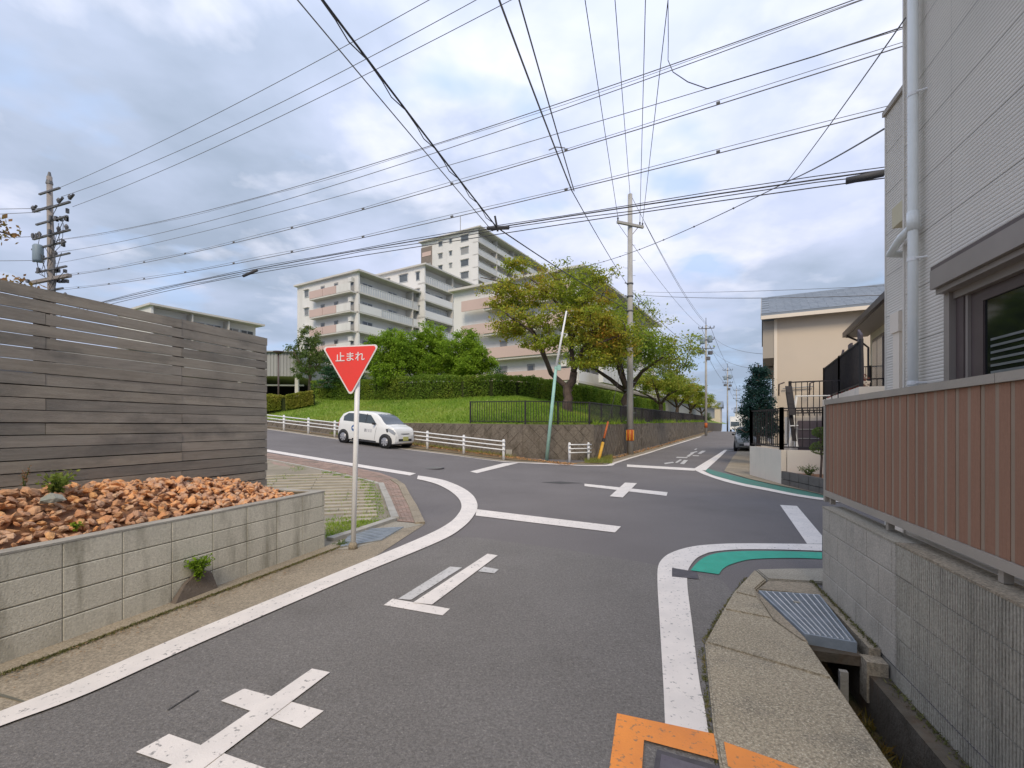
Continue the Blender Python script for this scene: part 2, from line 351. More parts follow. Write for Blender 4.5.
def blades(name, bases, h, w, m, parent=None, lean=.5):
    b = np.asarray(bases); n = len(b); ang = nr.rand(n)*6.283; hh = h*(.5+nr.rand(n))
    dx = np.cos(ang)*w/2; dy = np.sin(ang)*w/2; l = nr.normal(size=(n, 2))*lean*hh[:, None]
    v = np.zeros((n, 3, 3)); v[:, 0] = b; v[:, 1] = b; v[:, 2] = b
    v[:, 0, 0] -= dx; v[:, 0, 1] -= dy; v[:, 1, 0] += dx; v[:, 1, 1] += dy; v[:, 2, :2] += l; v[:, 2, 2] += hh
    me = bpy.data.meshes.new(name); me.vertices.add(3*n); me.vertices.foreach_set('co', v.reshape(-1)); me.loops.add(3*n)
    me.loops.foreach_set('vertex_index', np.arange(3*n)); me.polygons.add(n); me.polygons.foreach_set('loop_start', np.arange(n)*3)
    me.polygons.foreach_set('loop_total', np.full(n, 3)); me.update(); at = me.attributes.new('rnd', 'FLOAT', 'FACE'); at.data.foreach_set('value', nr.rand(n)); me.materials.append(m)
    return link(name, me, parent)
def resample(path, k):
    path = [Vector(p) for p in path]; out = []
    for a, b in zip(path[:-1], path[1:]):
        for i in range(k): out.append(a.lerp(b, i/k))
    out.append(path[-1]); return out
def tree(name, base, label, limbs, blobs, ncl, nlf, clr, lsz, lm, bm_=None, group=None, twig=.025, flat=.5, fl=.55):
    """limbs: list of (path, r0, r1) in local coords; blobs: (centre, radii, weight)"""
    base = Vector(base); t = thing(name, base, label, 'tree', group); bm_ = bm_ or bark
    mb = MB(); sk = []
    for path, r0, r1 in limbs:
        p = resample([base+Vector(q) for q in path], 3)
        for i in range(1, len(p)-1): p[i] += Vector([rng.uniform(-1, 1)*r0*.35 for _ in range(3)])
        n = len(p); mb.tube(p, [r0+(r1-r0)*i/(n-1) for i in range(n)], 8)
        sk += [(q, r0+(r1-r0)*i/(n-1)) for i, q in enumerate(p)]
    mb.build('trunk', bm_, t, True)
    w = np.array([b[2] for b in blobs], float); w /= w.sum(); cl = []
    for _ in range(ncl):
        c, r, _w = blobs[nr.choice(len(blobs), p=w)]
        d = nr.normal(size=3); d /= np.linalg.norm(d); q = nr.rand()**.42
        cl.append(base+Vector(c)+Vector((d[0]*r[0]*q, d[1]*r[1]*q, d[2]*r[2]*q)))
    tw = MB(); sk2 = sk[len(sk)//6:]; pts = [s[0] for s in sk2]
    arr = np.array([tuple(p) for p in pts]); pool = [tuple(p) for p in pts]
    for c in sorted(cl, key=lambda c: min((c-p).length for p in pts[::3])):
        ar = np.array(pool); d = np.linalg.norm(ar-np.array(c), axis=1)+.6*np.maximum(0, ar[:, 2]-c.z); j = int(d.argmin()); a = Vector(pool[j])
        L_ = (c-a).length
        if L_ < .05: continue
        mid = a.lerp(c, .5)+Vector((rng.uniform(-.12, .12), rng.uniform(-.12, .12), rng.uniform(-.02, .14)))*L_
        tw.tube([a, mid, c], [twig*(.6+.5*min(L_, 2)), twig*.8, twig*.35], 4, False); pool.append(tuple(mid)); pool.append(tuple(c))
    tag(tw.build('branch', bm_, t, True, False), kind='stuff')
    ca = np.array([tuple(c) for c in cl]); idx = nr.randint(len(ca), size=ncl*nlf)
    off = nr.normal(size=(ncl*nlf, 3))*clr*np.array([1, 1, fl])
    leaves('crown', ca[idx]+off, lsz, lm, t, flat)
    return t
# ================================================================ GROUND
def grid_sheet(name, F, us, vs, zoff, m, skip=None, parent=None, hf=H):
    mb = MB(); nv = len(vs); idx = {}
    for i, u in enumerate(us):
        for j, v in enumerate(vs):
            p = F(u, v); mb.v.append((p.x, p.y, hf(p.x, p.y)+zoff))
    for i in range(len(us)-1):
        for j in range(nv-1):
            if skip and skip((us[i]+us[i+1])/2, (vs[j]+vs[j+1])/2): continue
            a = i*nv+j; mb.f.append((a, a+nv, a+nv+1, a+1))
    return mb.build(name, m, parent, True)
def fr(a, b, st):
    n = max(1, int(round((b-a)/st))); return [a+(b-a)*i/n for i in range(n+1)]
# far terrain, a little under the streets
us = fr(-1500, -120, 230)+fr(-120, 160, 8)[1:]+fr(160, 1500, 220)[1:]
vs = fr(-300, -30, 90)+fr(-30, 180, 7)[1:]+fr(180, 2200, 250)[1:]
DU0, DU1, DV1 = 1.03, 1.48, 4.9
us = sorted(set([round(q, 3) for q in us]+[DU0, DU1])); vs = sorted(set([round(q, 3) for q in vs]+[DV1, -8.0]))
grid_sheet('ground', NF, us, vs, -1.2, ground_m).__setitem__('kind', 'structure')
# asphalt of the four streets (near-road frame; a slot is left for the ditch)
us = sorted(set([round(q, 3) for q in fr(-46, -8, 1.0)+fr(-8, 1.03, .6)+[DU0, DU1, 1.9]+fr(2.5, 24, 1.2)]))
vs = sorted(set([round(q, 3) for q in fr(-8, 4.9, 1.2)+[DV1]+fr(5.4, 45, .75)+fr(46, 150, 2.5)]))
ROAD = grid_sheet('road', NF, us, vs, 0, asphalt, lambda u, v: (DU0 < u < DU1 and v < DV1) or (u > 2 and v < 5.4)); ROAD['kind'] = 'structure'
def sheet(name, pts, dz, m, parent=None, kind=None, sub=.5, thick=None):
    """polygon of ground points draped on the street surface"""
    bm = bmesh.new(); vsx = [bm.verts.new((p[0], p[1], 0)) for p in pts]; f = bm.faces.new(vsx)
    if f.normal.z < 0: bmesh.ops.reverse_faces(bm, faces=[f])
    bmesh.ops.triangulate(bm, faces=bm.faces[:], ngon_method='EAR_CLIP')
    for _ in range(7):
        e = [x for x in bm.edges if x.calc_length() > sub]
        if not e: break
        bmesh.ops.subdivide_edges(bm, edges=e, cuts=1, use_grid_fill=False)
        bmesh.ops.triangulate(bm, faces=[q for q in bm.faces if len(q.verts) > 3])
    for v in bm.verts: v.co.z = H(v.co.x, v.co.y)+dz
    if thick:
        r = bmesh.ops.extrude_face_region(bm, geom=bm.faces[:]); 
        for v in [g for g in r['geom'] if isinstance(g, bmesh.types.BMVert)]: v.co.z -= thick
    bmesh.ops.recalc_face_normals(bm, faces=bm.faces[:])
    if not thick:
        for q in bm.faces:
            if q.normal.z < 0: q.normal_flip()
    me = bpy.data.meshes.new(name); bm.to_mesh(me); bm.free(); me.materials.append(m)
    o = link(name, me, parent)
    if kind: o['kind'] = kind
    return o
def resamp(p, n):
    d = [0.]
    for a, b in zip(p[:-1], p[1:]): d.append(d[-1]+(b-a).length)
    out = []; j = 0
    for i in range(n):
        t_ = d[-1]*i/(n-1)
        while j < len(p)-2 and d[j+1] < t_: j += 1
        f = (t_-d[j])/max(1e-9, d[j+1]-d[j]); out.append(p[j].lerp(p[j+1], min(1, f)))
    return out
def band(name, o_, i_, m=None, dz=.005, n=60, pair=False):
    o_, i_ = (o_, i_) if pair else (resamp(smooth(o_), n), resamp(smooth(i_), n)); mb = MB()
    for a, b in zip(o_, i_): mb.v += [(a.x, a.y, H(a.x, a.y)+dz), (b.x, b.y, H(b.x, b.y)+dz)]
    for k in range(len(o_)-1): mb.f.append((2*k, 2*k+1, 2*k+3, 2*k+2))
    o = mb.build(name, m or paint); o['kind'] = 'structure'; return o
def P(*px): return [G(*q) for q in px]
def mark(name, pts, m=paint, dz=.009, sub=1.2): return sheet(name, pts, dz, m, None, 'structure', sub)
def strip(outer, inner): return outer+inner[::-1]
def smooth(pts, k=3):
    out = []; n = len(pts)
    for i in range(n-1):
        p0, p1, p2, p3 = pts[max(i-1, 0)], pts[i], pts[i+1], pts[min(i+2, n-1)]
        for j in range(k):
            t = j/k; out.append(.5*((2*p1)+(p2-p0)*t+(2*p0-5*p1+4*p2-p3)*t*t+(3*p1-p0-3*p2+p3)*t*t*t))
    out.append(pts[-1]); return out
A = (sheet,)
sheet('road', P((300, 584), (370, 556), (430, 537), (480, 538), (560, 549), (640, 562), (700, 575), (722, 580), (735, 596), (712, 640))+[NF(.26, 2.6), NF(.25, 1), NF(.29, -7.5), NF(-3.7, -7.5), NF(-3.6, 0), NF(-3.45, 3)], .004, asphalt_near, None, 'structure', .7)
# ---- painted lines
oL = P((-60, 754), (0, 729), (90, 695), (200, 645), (348, 580.5), (440, 542), (463, 528), (474, 516), (477.5, 506), (473, 496), (462, 488), (446, 481.3), (430, 477.8), (418, 476))
iL = P((-60, 739), (0, 714), (70, 686), (185, 636), (325, 578.5), (421, 538.5), (448, 524.5), (458, 515), (461.5, 507), (458.5, 499), (450, 491.5), (439, 485.6), (428, 482), (417, 479.6))
band('road_line', oL, iL, paint, .016, pair=False) if False else None
def pairs(A_, B_, k=6):
    return smooth(A_, k), smooth(B_, k)
a_, b_ = pairs(oL, iL); band('road_line', a_, b_, paint, .016, pair=True)
mark('road_line', P((267, 449.6), (340, 461.4), (416, 473.6), (410, 475.8), (335, 463.4), (267, 452)))
mark('stop_line', P((476.5, 509.6), (621, 527), (615, 533), (475.6, 516)))
mark('stop_line', P((470, 471.8), (504, 463.2), (519, 463), (477, 473.4)))
mark('road_cross', P((584.5, 484), (667.6, 492.6), (666.5, 496.2), (584.5, 486.4)))
mark('road_cross', P((625, 483), (637, 483.6), (622.7, 498), (609.7, 496.8)), dz=.013)
mark('stop_line', P((627, 464.6), (695.7, 468.6), (694.7, 471), (627, 467)))
# near-left T mark and cross
mark('road_cross', P((383.7, 606), (392.6, 599.6), (450, 609.7), (442.5, 616.4)), paint)
mark('road_cross', P((413, 604), (432, 606), (497.8, 556.4), (487.5, 554.8)), paint, .014)
mark('road_cross', P((398, 600), (411, 601), (462, 568.5), (450, 567.5)), paint_worn, .011)
mark('road_cross', P((484, 567.6), (498.8, 570.2), (494.4, 574.2), (478, 572.3)), paint_worn, .011)
mark('road_cross', P((312, 670.6), (330, 674.3), (150, 812), (108, 812)), paint, .014)
mark('road_cross', P((221, 702.5), (244, 690), (323.7, 712.5), (301, 730)), paint, .010)
mark('road_cross', P((136, 754), (169, 735.7), (268, 771), (238, 790)), paint, .010)
# near-right line with the green band
oR = P((665.3, 733), (664, 700), (663, 680), (659.5, 620), (657.5, 585), (658, 568), (662, 560), (670, 554), (684, 549), (700.6, 546), (724, 544.4), (747.5, 544), (785, 544.3), (822, 544.8))
iR = P((709.5, 742), (704, 705), (699, 680), (691.5, 620), (687.5, 588), (687.5, 574), (690, 567), (696, 559.5), (703, 555.5), (712, 552.6), (730, 550.6), (747.5, 550), (785, 550.3), (822, 551.6))
a_, b_ = pairs(oR, iR); band('road_line', a_, b_, paint, .010, pair=True)
gO = P((690.5, 571), (698, 562.5), (707, 556.8), (722, 553), (747.5, 551.6), (785, 551.8), (822, 553))
gI = P((719, 575), (723, 569.5), (731, 565), (747.5, 560.5), (768, 559), (795, 558.6), (822, 559.5))
a_, b_ = pairs(gO, gI); band('green_band', a_, b_, green_paint, .009, pair=True)
mark('stop_line', P((780, 505.3), (797, 506.3), (822, 536), (822, 544.3), (807, 544.2)), dz=.008)
# far-right line, arc and green
mark('road_line', P((694, 469), (724.5, 450), (727.5, 450), (705.5, 470.8)), dz=.013)
aO = P((692, 469), (698, 472), (704.5, 475), (722, 481), (741.6, 486), (765, 490.6), (796, 496.6), (829, 501.5), (860, 505))
aI = P((701, 469.6), (706, 472.5), (713, 475.6), (727, 479.6), (744, 484), (765, 488), (796, 494.3), (829, 499.2), (860, 502.6))
a_, b_ = pairs(aO, aI); band('road_line', a_, b_, paint, .012, pair=True)
gA = P((703, 469.5), (713, 475), (728, 479.6), (744, 484), (765, 488), (796, 494.3), (829, 499.2))
gB = P((704.5, 467.6), (714, 470.6), (728, 474.2), (749, 479.3), (772, 484.6), (806, 491.4), (829, 497))
a_, b_ = pairs(gA, gB); band('green_band', a_, b_, green_worn, .006, pair=True)
mark('road_line', P((726, 450.4), (738, 450.2), (738, 451), (726, 451.2)), paint_faint)
# far kerb line round the hill corner
kO = P((262, 428.6), (336.5, 439.2), (396, 448.2), (440, 453.6), (499, 461.2), (549.5, 463.6), (600, 465.4), (612, 463.2), (628, 458.2), (645, 453.4), (665, 447.2), (700, 436.6))
kI = [p-Vector((-.1, .17, 0)) for p in kO[:5]]+[p-Vector((-.04, .3, 0)) for p in kO[5:6]]+[p-Vector((-.2, .34, 0)) for p in kO[6:7]]+[p+Vector((.16, -.13, 0)) for p in kO[7:]]
a_, b_ = pairs(kO, kI, 5); band('road_line', a_, b_, paint, .012, pair=True)
vo = [RF(-40, 17.6)]+[RF(-30, 17.6), RF(-22, 17.6), RF(-10, 17.7), RF(-7.9, 18.2), RF(-6.15, 20), RF(-6.15, 45), RF(-6.15, 75), RF(-6.15, 110)]
kk = [RF(-40, 16.4), RF(-30, 16.3)]+[p+Vector((.02, .02, 0)) for p in kO]
kend = [RF(-5.3, 75), RF(-5.3, 110)]
gut = [p+Vector((.25, .5, 0)) if i < 9 else p+Vector((-.42, .24, 0)) for i, p in enumerate(kk)]
gx = gut+[RF(-5.65, 75), RF(-5.65, 110)]; band('gutter', kk+kend, gx, conc_warm, .008, pair=True)
band('verge', gx, vo, verge, .03, 140)
# faded lettering on the far lane (reads from the other side)
for q in [((664, 463.2), (673, 462), (674, 463), (665, 464.4)), ((675, 462.6), (680, 459.6), (682, 460), (677, 463.2)), ((680, 464), (684, 460.2), (688, 460.4), (684, 464.4)),
          ((677, 457), (688, 457.3), (687, 458.3), (676, 458)), ((686, 456.6), (692, 452.8), (694.5, 453), (689, 457)), ((690, 453), (697, 451.2), (697.5, 452), (691, 453.8)),
          ((697.5, 453.8), (702, 450.8), (706, 451), (701, 454)), ((693, 455.4), (699, 455.6), (698.5, 456.4), (692.5, 456.2)), ((694, 449.8), (696, 448.6), (697.4, 448.9), (695.4, 450.2))]:
    mark('road_letter_stroke', P(*q), paint_worn, .011)
# orange frame, utility cover
mark('orange_frame', P((617, 716), (722, 738.5), (722, 764), (644, 743), (640, 800), (600, 840)), orange_paint, .016)
def GZ(px, py, z): Y_ = (EYE-z)*F0/(py-HOR); return Vector(((px-CX)/F0*Y_, Y_, z))
mb = MB(); mb.poly([GZ(724, 741.5, .0385), (GZ(800, 768, .0385)), GZ(880, 812, .0385), GZ(800, 800, .0385), GZ(728, 766, .0385)]); o = mb.build('orange_frame', orange_paint); o['kind'] = 'structure'
cz = P((657, 752), (722, 770), (730, 860), (640, 860))
t = thing('utility_cover', G(700, 800), 'dark iron utility cover flush in the asphalt inside the orange painted frame', 'manhole cover')
sheet('frame', cz, .014, iron, t)
sheet('lid', [cz[0].lerp(cz[2], .08), cz[1].lerp(cz[3], .08), cz[2].lerp(cz[0], .08), cz[3].lerp(cz[1], .08)], .022, mat('cover_lid', (.12, .105, .125), (.15, .14, .155), 9, .6, .3, 60), t)
c = G(433, 468); t = thing('manhole_cover', c, 'round dark manhole cover in the junction in front of the white car', 'manhole cover')
mb = MB(); mb.lathe([(.0, -.01), (.36, -.01), (.36, .006), (.34, .008), (0.0, .008)], c, 20); mb.build('rim', iron, t); mb = MB(); mb.lathe([(.0, .008), (.31, .008), (.30, .014), (0, .014)], c, 20); mb.build('lid', asphalt_old, t)
c = P((672, 568.6), (697, 573), (699, 580), (672, 577.6)); o = sheet('drain_plate', c, .011, iron, None); tag(o, 'small worn dark metal plate set across the white line at the right corner', 'metal plate')
o = mark('asphalt_patch', P((541, 482.3), (560, 481.5), (583, 483.2), (560, 484)), mat('patch', (.075, .072, .07), None), .004)
o = mark('asphalt_crack', P((199, 692), (168, 712), (167, 711.4), (198, 691.4)), MATS['patch'], .0105)

# ================================================================ RIGHT PAVEMENT, GRATE, DITCH
pv = thing('concrete_pavement', NF(.6, 2, 0), 'weathered concrete slabs along the ditch beside the grey block wall', 'pavement')
nolab(pv); nolab(pv); pv['kind'] = 'structure'
edge = [(.30, -7), (.26, 1.2), (.265, 2.6), (.30, 3.60), (.315, 3.64), (.52, 4.35), (.88, 5.38), (.96, 5.62)]
def slab(pts, m=conc_slab, top=.035): 
    mb = MB(); mb.prism([NF(u, v, -.25) for u, v in pts], (0, 0, .25+top)); 
    bm = bmesh.new(); me = mb.mesh('slab', m); bm.from_mesh(me); bmesh.ops.recalc_face_normals(bm, faces=bm.faces[:])
    bmesh.ops.bevel(bm, geom=[e for e in bm.edges if all(abs(v.co.z-top) < 1e-4 for v in e.verts)], offset=.012, segments=2, affect='EDGES'); bm.to_mesh(me); bm.free()
    return link('slab', me, pv)
g = .006
slab([(.30, -7), (.27, .60), (1.015, .60), (1.015, -7)])
slab([(.27, .60+g), (.262, 2.6), (.308, 3.63), (1.02, 3.33), (1.018, .60+g)])
slab([(.312, 3.645), (.515, 4.34), (.86, 4.24), (.98, 3.88), (1.018, 3.86), (1.02, 3.35)])
slab([(.52, 4.352), (.66, 4.82), (.845, 4.72), (.872, 4.26)])
slab([(.664, 4.835), (.88, 5.38), (.985, 5.66), (1.03, 5.32), (.875, 4.98), (.848, 4.735)])
slab([(1.0, 5.66), (1.35, 5.80), (1.73, 5.93), (1.73, 5.42), (1.05, 5.34)], conc)
slab([(.885, 4.99), (1.045, 5.31), (1.47, 5.36), (1.47, 4.99)], conc_warm, .028)
# grate
slab([(.864, 4.245), (.985, 3.888), (1.026, 3.88), (1.026, 3.985), (.885, 4.895), (.850, 4.72)], conc_warm, .033)
gt = thing('drain_grate', NF(1.1, 4.4, 0), 'blue-grey galvanised steel grate over the ditch beside the block wall', 'drain grate')
q = [(.885, 4.90), (1.40, 4.95), (1.345, 3.93), (1.03, 3.98)]      # far left, far right, near right, near left
def GQ(a, b, z):
    l = Vector(q[0]).lerp(Vector(q[3]), b); r = Vector(q[1]).lerp(Vector(q[2]), b); p = l.lerp(r, a); return NF(p.x, p.y, z)
mb = MB()
for a0, a1, b0, b1 in ((0, .03, 0, 1), (.97, 1, 0, 1), (.03, .97, 0, .02), (.03, .97, .98, 1)):
    mb.bx(GQ, a0, a1, b0, b1, -.03, .045)
mb.build('frame', steel, gt)
for k in range(1, 9):
    mb = MB(); a = k/9; mb.bx(GQ, a-.0045, a+.0045, .02, .98, -.02, .050); mb.build('bar', white_metal, gt)
mb = MB()
for k in range(1, 60): mb.bx(GQ, .03, .97, .02+k*.016-.0022, .02+k*.016+.0022, -.02, .043)
tag(mb.build('cross_bar', steel, gt), kind='stuff')
mb = MB(); mb.bx(GQ, .42, .52, .26, .29, .047, .056); mb.build('handle', conc_kerb, gt)
mb = MB(); mb.bx(NF, .80, .88, 4.2, 4.95, -.2, .02); mb.bx(NF, 1.405, 1.475, 3.9, 4.97, -.3, .03); mb.bx(NF, 1.35, 1.475, 3.78, 3.9, -.3, -.02); mb.build('surround', conc_warm, pv)
# ditch
dt = thing('ditch', NF(1.2, 2, -.6), '', None); nolab(dt); dt['kind'] = 'structure'
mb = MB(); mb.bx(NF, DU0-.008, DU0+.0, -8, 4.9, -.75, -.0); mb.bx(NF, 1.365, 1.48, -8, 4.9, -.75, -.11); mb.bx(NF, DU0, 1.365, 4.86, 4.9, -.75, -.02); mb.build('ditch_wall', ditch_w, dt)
mb = MB()
for i in range(60):
    for j in range(5):
        def f(a, b): return NF(DU0+.067*a, -8+b*.2149, -.43+.05*mnoise.noise(Vector((a*.5, b*.9, 1))))
        mb.quad(f(j, i), f(j+1, i), f(j+1, i+1), f(j, i+1))
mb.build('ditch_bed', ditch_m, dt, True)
p = NF(1.25, 3.86, 0); mb = MB(); mb.bx(NF, 1.2, 1.25, 3.80, 3.84, -.7, -.12); mb.build('downpipe', conc_kerb, dt)
mb = MB(); mb.bx(NF, DU0, 1.365, 3.88, 3.98, -.10, -.03); mb.build('lintel', ditch_w, dt)
N_ = 2600; uu = 1.03+.33*nr.rand(N_); vv = -2+5.8*nr.rand(N_); pp = np.array([tuple(NF(a, b, -.42)) for a, b in zip(uu, vv)])
tag(blades('moss', pp, .07, .02, leafmat('moss_leaf', [(.05, .06, .015), (.12, .09, .02), (.16, .08, .02)], 3), None, .8), kind='stuff')

# ================================================================ RIGHT BLOCK WALL
bw = thing('block_wall', NF(1.55, 3, 0), 'low grey concrete block wall beside the ditch, carrying the red-brown board fence', 'block wall')
mb = MB(); mb.bx(NF, 1.487, 1.66, 3.70, 5.155, -.30, .815); mb.bx(NF, 1.490, 1.66, -8, 3.70, -.30, .812); mb.build('core', mortar_g, bw)
def piece(name, F, u0, u1, v0, v1, z0, z1, m, parent): mb = MB(); mb.bx(F, u0, u1, v0, v1, z0, z1); return mb.build(name, m, parent)
bme = {}
def block(parent, F, u, v, z, du, dv, dz, m, key, name='block', ch=.006):
    """block whose visible face looks to -u; chamfered face edges; mesh shared"""
    k = (key, round(dv, 3), round(dz, 3), round(du, 3))
    if k not in bme:
        mb = MB(); o = F(0, 0, 0)
        f = lambda a, b, c: F(a, b, c)-o
        s = 1 if du > 0 else -1
        mb.add([f(s*ch, 0, 0), f(s*ch, dv, 0), f(s*ch, dv, dz), f(s*ch, 0, dz), f(0, ch, ch), f(0, dv-ch, ch), f(0, dv-ch, dz-ch), f(0, ch, dz-ch), f(du, 0, 0), f(du, dv, 0), f(du, dv, dz), f(du, 0, dz)],
               [(4, 5, 6, 7), (0, 1, 5, 4), (1, 2, 6, 5), (2, 3, 7, 6), (3, 0, 4, 7), (0, 8, 9, 1), (1, 9, 10, 2), (2, 10, 11, 3), (3, 11, 8, 0), (8, 11, 10, 9)])
        me = mb.mesh(name, m); bm = bmesh.new(); bm.from_mesh(me); bmesh.ops.recalc_face_normals(bm, faces=bm.faces[:]); bm.to_mesh(me); bm.free(); bme[k] = me
    return link(name, bme[k], parent, F(u, v, z))
zr = [.0, .205, .41, .615]
for r_, z in enumerate(zr):
    v = 5.15-(.2 if r_ % 2 else .4)
    block(bw, NF, 1.48, v+.002, z+.002, .02, 5.15-v-.002, .201, block_r, 'new')
    while v > 3.72:
        d = min(.4, v-3.70); block(bw, NF, 1.48, v-d+.002, z+.002, .02, d-.004, .201, block_r, 'new'); v -= d
mb = MB(); nr_ = 18; o_ = NF(0, 0, 0)
for k in range(nr_):
    a = .396*k/nr_; w_ = .396/nr_; pr = [(a, .010), (a+w_*.2, .0), (a+w_*.75, .0), (a+w_*.9, .010), (a+w_, .010)]
    for (va, ua), (vb, ub) in zip(pr[:-1], pr[1:]): mb.quad(NF(ua, va, 0), NF(ub, vb, 0), NF(ub, vb, .197), NF(ua, va, .197)); mb.quad(NF(ua, va, .197), NF(ub, vb, .197), NF(.03, vb, .197), NF(.03, va, .197))
mb.quad(NF(.01, 0, 0), NF(.03, 0, 0), NF(.03, 0, .197), NF(.01, 0, .197)); mb.quad(NF(.01, .396, 0), NF(.03, .396, 0), NF(.03, .396, .197), NF(.01, .396, .197))
RIBM = mb.mesh('block', block_old)
for r_, z in enumerate([-.205]+zr):
    v = 3.695-(.0 if r_ % 2 else .2)
    if v < 3.69: block(bw, NF, 1.482, v+.004, z+.004, .02, 3.695-v-.004, .197, block_old, 'old')
    while v > -4: link('block', RIBM, bw, NF(1.482, v-.4+.002, z+.004)); v -= .4
piece('wall_cap', NF, 1.478, 1.66, 3.70, 5.156, .8165, .832, conc, bw); piece('wall_cap', NF, 1.481, 1.66, -8, 3.698, .8165, .830, conc_warm, bw)

# ================================================================ RIGHT BOARD FENCE
rf = thing('board_fence', NF(1.6, 3, .83), 'red-brown vertical board fence with beige rails on top of the grey block wall', 'fence')
V1 = 5.40
piece('top_rail', NF, 1.565, 1.675, 2.9, V1, 1.812, 1.86, brown_rail, rf); piece('top_rail', NF, 1.565, 1.675, -4, 2.896, 1.812, 1.86, brown_rail, rf)
piece('bottom_rail', NF, 1.57, 1.65, -4, V1, .90, .955, brown_rail, rf)
mb = MB(); mb.bx(NF, 1.602, 1.61, -4, V1, .955, 1.811); mb.build('backing', brown_rail, rf)
v = V1-.004; k = 0
bd = MB(); o0 = NF(0, 0, 0)
bd.bx(lambda a, b, c: NF(a, b, c), 0, .016, 0, .0765, 0, .853); bdm = bd.mesh('board', wood_r)
bt = MB(); bt.bx(lambda a, b, c: NF(a, b, c), 0, .014, 0, .029, 0, .853); btm = bt.mesh('batten', batten_m)
for k in range(84):
    vv = V1-.004-.1085*k
    link('board', bdm, rf, NF(1.584+rng.uniform(-.002, .002), vv-.077, .957)); link('batten', btm, rf, NF(1.5855, vv-.1072, .957))
for vv in (5.3, 4.1, 2.9, 1.7, .5): piece('fence_foot', NF, 1.59, 1.63, vv-.02, vv+.02, .833, .90, brown_rail, rf)
piece('end_post', NF, 1.575, 1.64, V1, V1+.05, .84, 1.80, brown_rail, rf)
sheetyard = MB(); sheetyard.bx(NF, 1.663, 2.27, -8, 5.5, .3, .62); o = sheetyard.build('yard', offwhite); o['kind'] = 'structure'

# ================================================================ HOUSE ON THE RIGHT
hs = thing('grey_house', NF(3, 2, .5), 'grey ribbed-siding house with white downpipe and brown shuttered window behind the board fence', 'house')
mb = MB(); mb.bx(NF, 2.28, 9, -6, 5.10, .5, 8.2); mb.build('wall', apt_grey, hs)
mb = MB(); mb.bx(NF, 2.37, 9, 5.10, 6.10, .5, 5.0); mb.build('wall', apt_grey, hs)
def ribbed(u, v0, v1, z0, z1, pitch=.028, d=.003):
    mb = MB(); n = int(round((z1-z0)/pitch)); prof = []
    for i in range(n):
        z = z0+i*pitch; prof += [(u, z), (u-d, z+.006), (u-d, z+pitch-.010), (u, z+pitch-.004)]
    for (a, za), (b, zb) in zip(prof[:-1], prof[1:]): mb.quad(NF(a, v0, za), NF(a, v1, za), NF(b, v1, zb), NF(b, v0, zb))
    return mb
WV0, WV1, WZ0, WZ1 = 2.15, 4.40, 1.35, 2.62
bh = .448
for r_ in range(17):
    z0 = .55+r_*bh; z1 = z0+bh
    segs = [(-3, -.2), (-.2, 2.15), (2.15, 4.40), (4.40, 5.10)]
    for a, b in segs:
        if (a, b) == (2.15, 4.40) and z1 > WZ0+.02 and z0 < WZ1-.02: continue
        ribbed(2.118, a+.001, b-.001, z0, z1-.004).build('siding_board', siding, hs)
for r_ in range(10):
    z0 = .55+r_*bh; ribbed(2.36, 5.12, 6.10, z0, min(z0+bh, 5.0)-.004).build('siding_board', siding, hs)
# fill strips above and below the window rows
ribbed(2.118, 2.15, 4.40, 2.64, .55+5*bh-.004).build('siding_board', siding, hs)
piece('corner_trim', NF, 2.105, 2.37, 5.10, 5.125, .55, 8.2, siding, hs)
piece('parapet_cap', NF, 2.33, 2.45, 5.13, 6.13, 5.0, 5.05, brown_rail, hs); piece('end_wall', NF, 2.352, 9, 6.10, 6.125, .5, 4.999, siding, hs)
w = link('window', None, hs, NF(2.1, 3.3, 2)); 
def wpiece(name, *a):
    *b, m = a; mb = MB(); mb.bx(NF, *b); return mb.build(name, m, w)
w_me = MB(); w_me.bx(NF, 2.125, 2.20, WV0, WV0+.05, 1.35, WZ1); w_me.bx(NF, 2.085, 2.20, WV1-.035, WV1+.035, 1.30, WZ1); w_me.bx(NF, 2.09, 2.2, WV0, WV1-.035, 1.30, 1.38); w_me.bx(NF, 2.11, 2.2, WV0, WV1-.035, WZ1-.06, WZ1)
bpy.data.objects.remove(w); w = w_me.build('window', brown_box, hs)
wpiece('shutter_rail', 2.125, 2.19, WV1-.13, WV1-.04, 1.38, WZ1-.06, brown_metal)
wpiece('sash', 2.135, 2.175, WV1-.16, WV1-.132, 1.38, WZ1-.06, brown_box)
wpiece('sash', 2.155, 2.185, WV1-.29, WV1-.162, 1.38, WZ1-.06, brown_metal)
wpiece('sash', 2.155, 2.185, WV0+.05, WV1-.29, WZ1-.14, WZ1-.062, brown_metal)
wpiece('pane', 2.168, 2.172, WV0+.05, WV1-.29, 1.38, WZ1-.14, glass_dark)
mb = MB(); mb.bx(NF, 2.24, 2.26, WV0, WV1, 1.3, WZ1); mb.build('dark_room_plane', dead_dark, w)  # near-black plane in place of the unlit space behind the glass
for k in range(18): wpiece('blind_slat', 2.160, 2.166, WV0+.06, WV1-.36, 1.42+k*.045, 1.42+k*.045+.016, blind_m)
mb = MB(); mb.bx(NF, 1.995, 2.11, WV0-.4, 4.43, 2.655, 2.80); mb.bx(NF, 2.03, 2.11, WV0-.4, 4.425, 2.615, 2.652); mb.build('shutter_box', brown_box, w)
mb = MB(); mb.bx(NF, 2.0, 2.11, WV0-.4, 4.43, 2.801, 2.83); mb.build('shutter_cap', brown_metal, w)
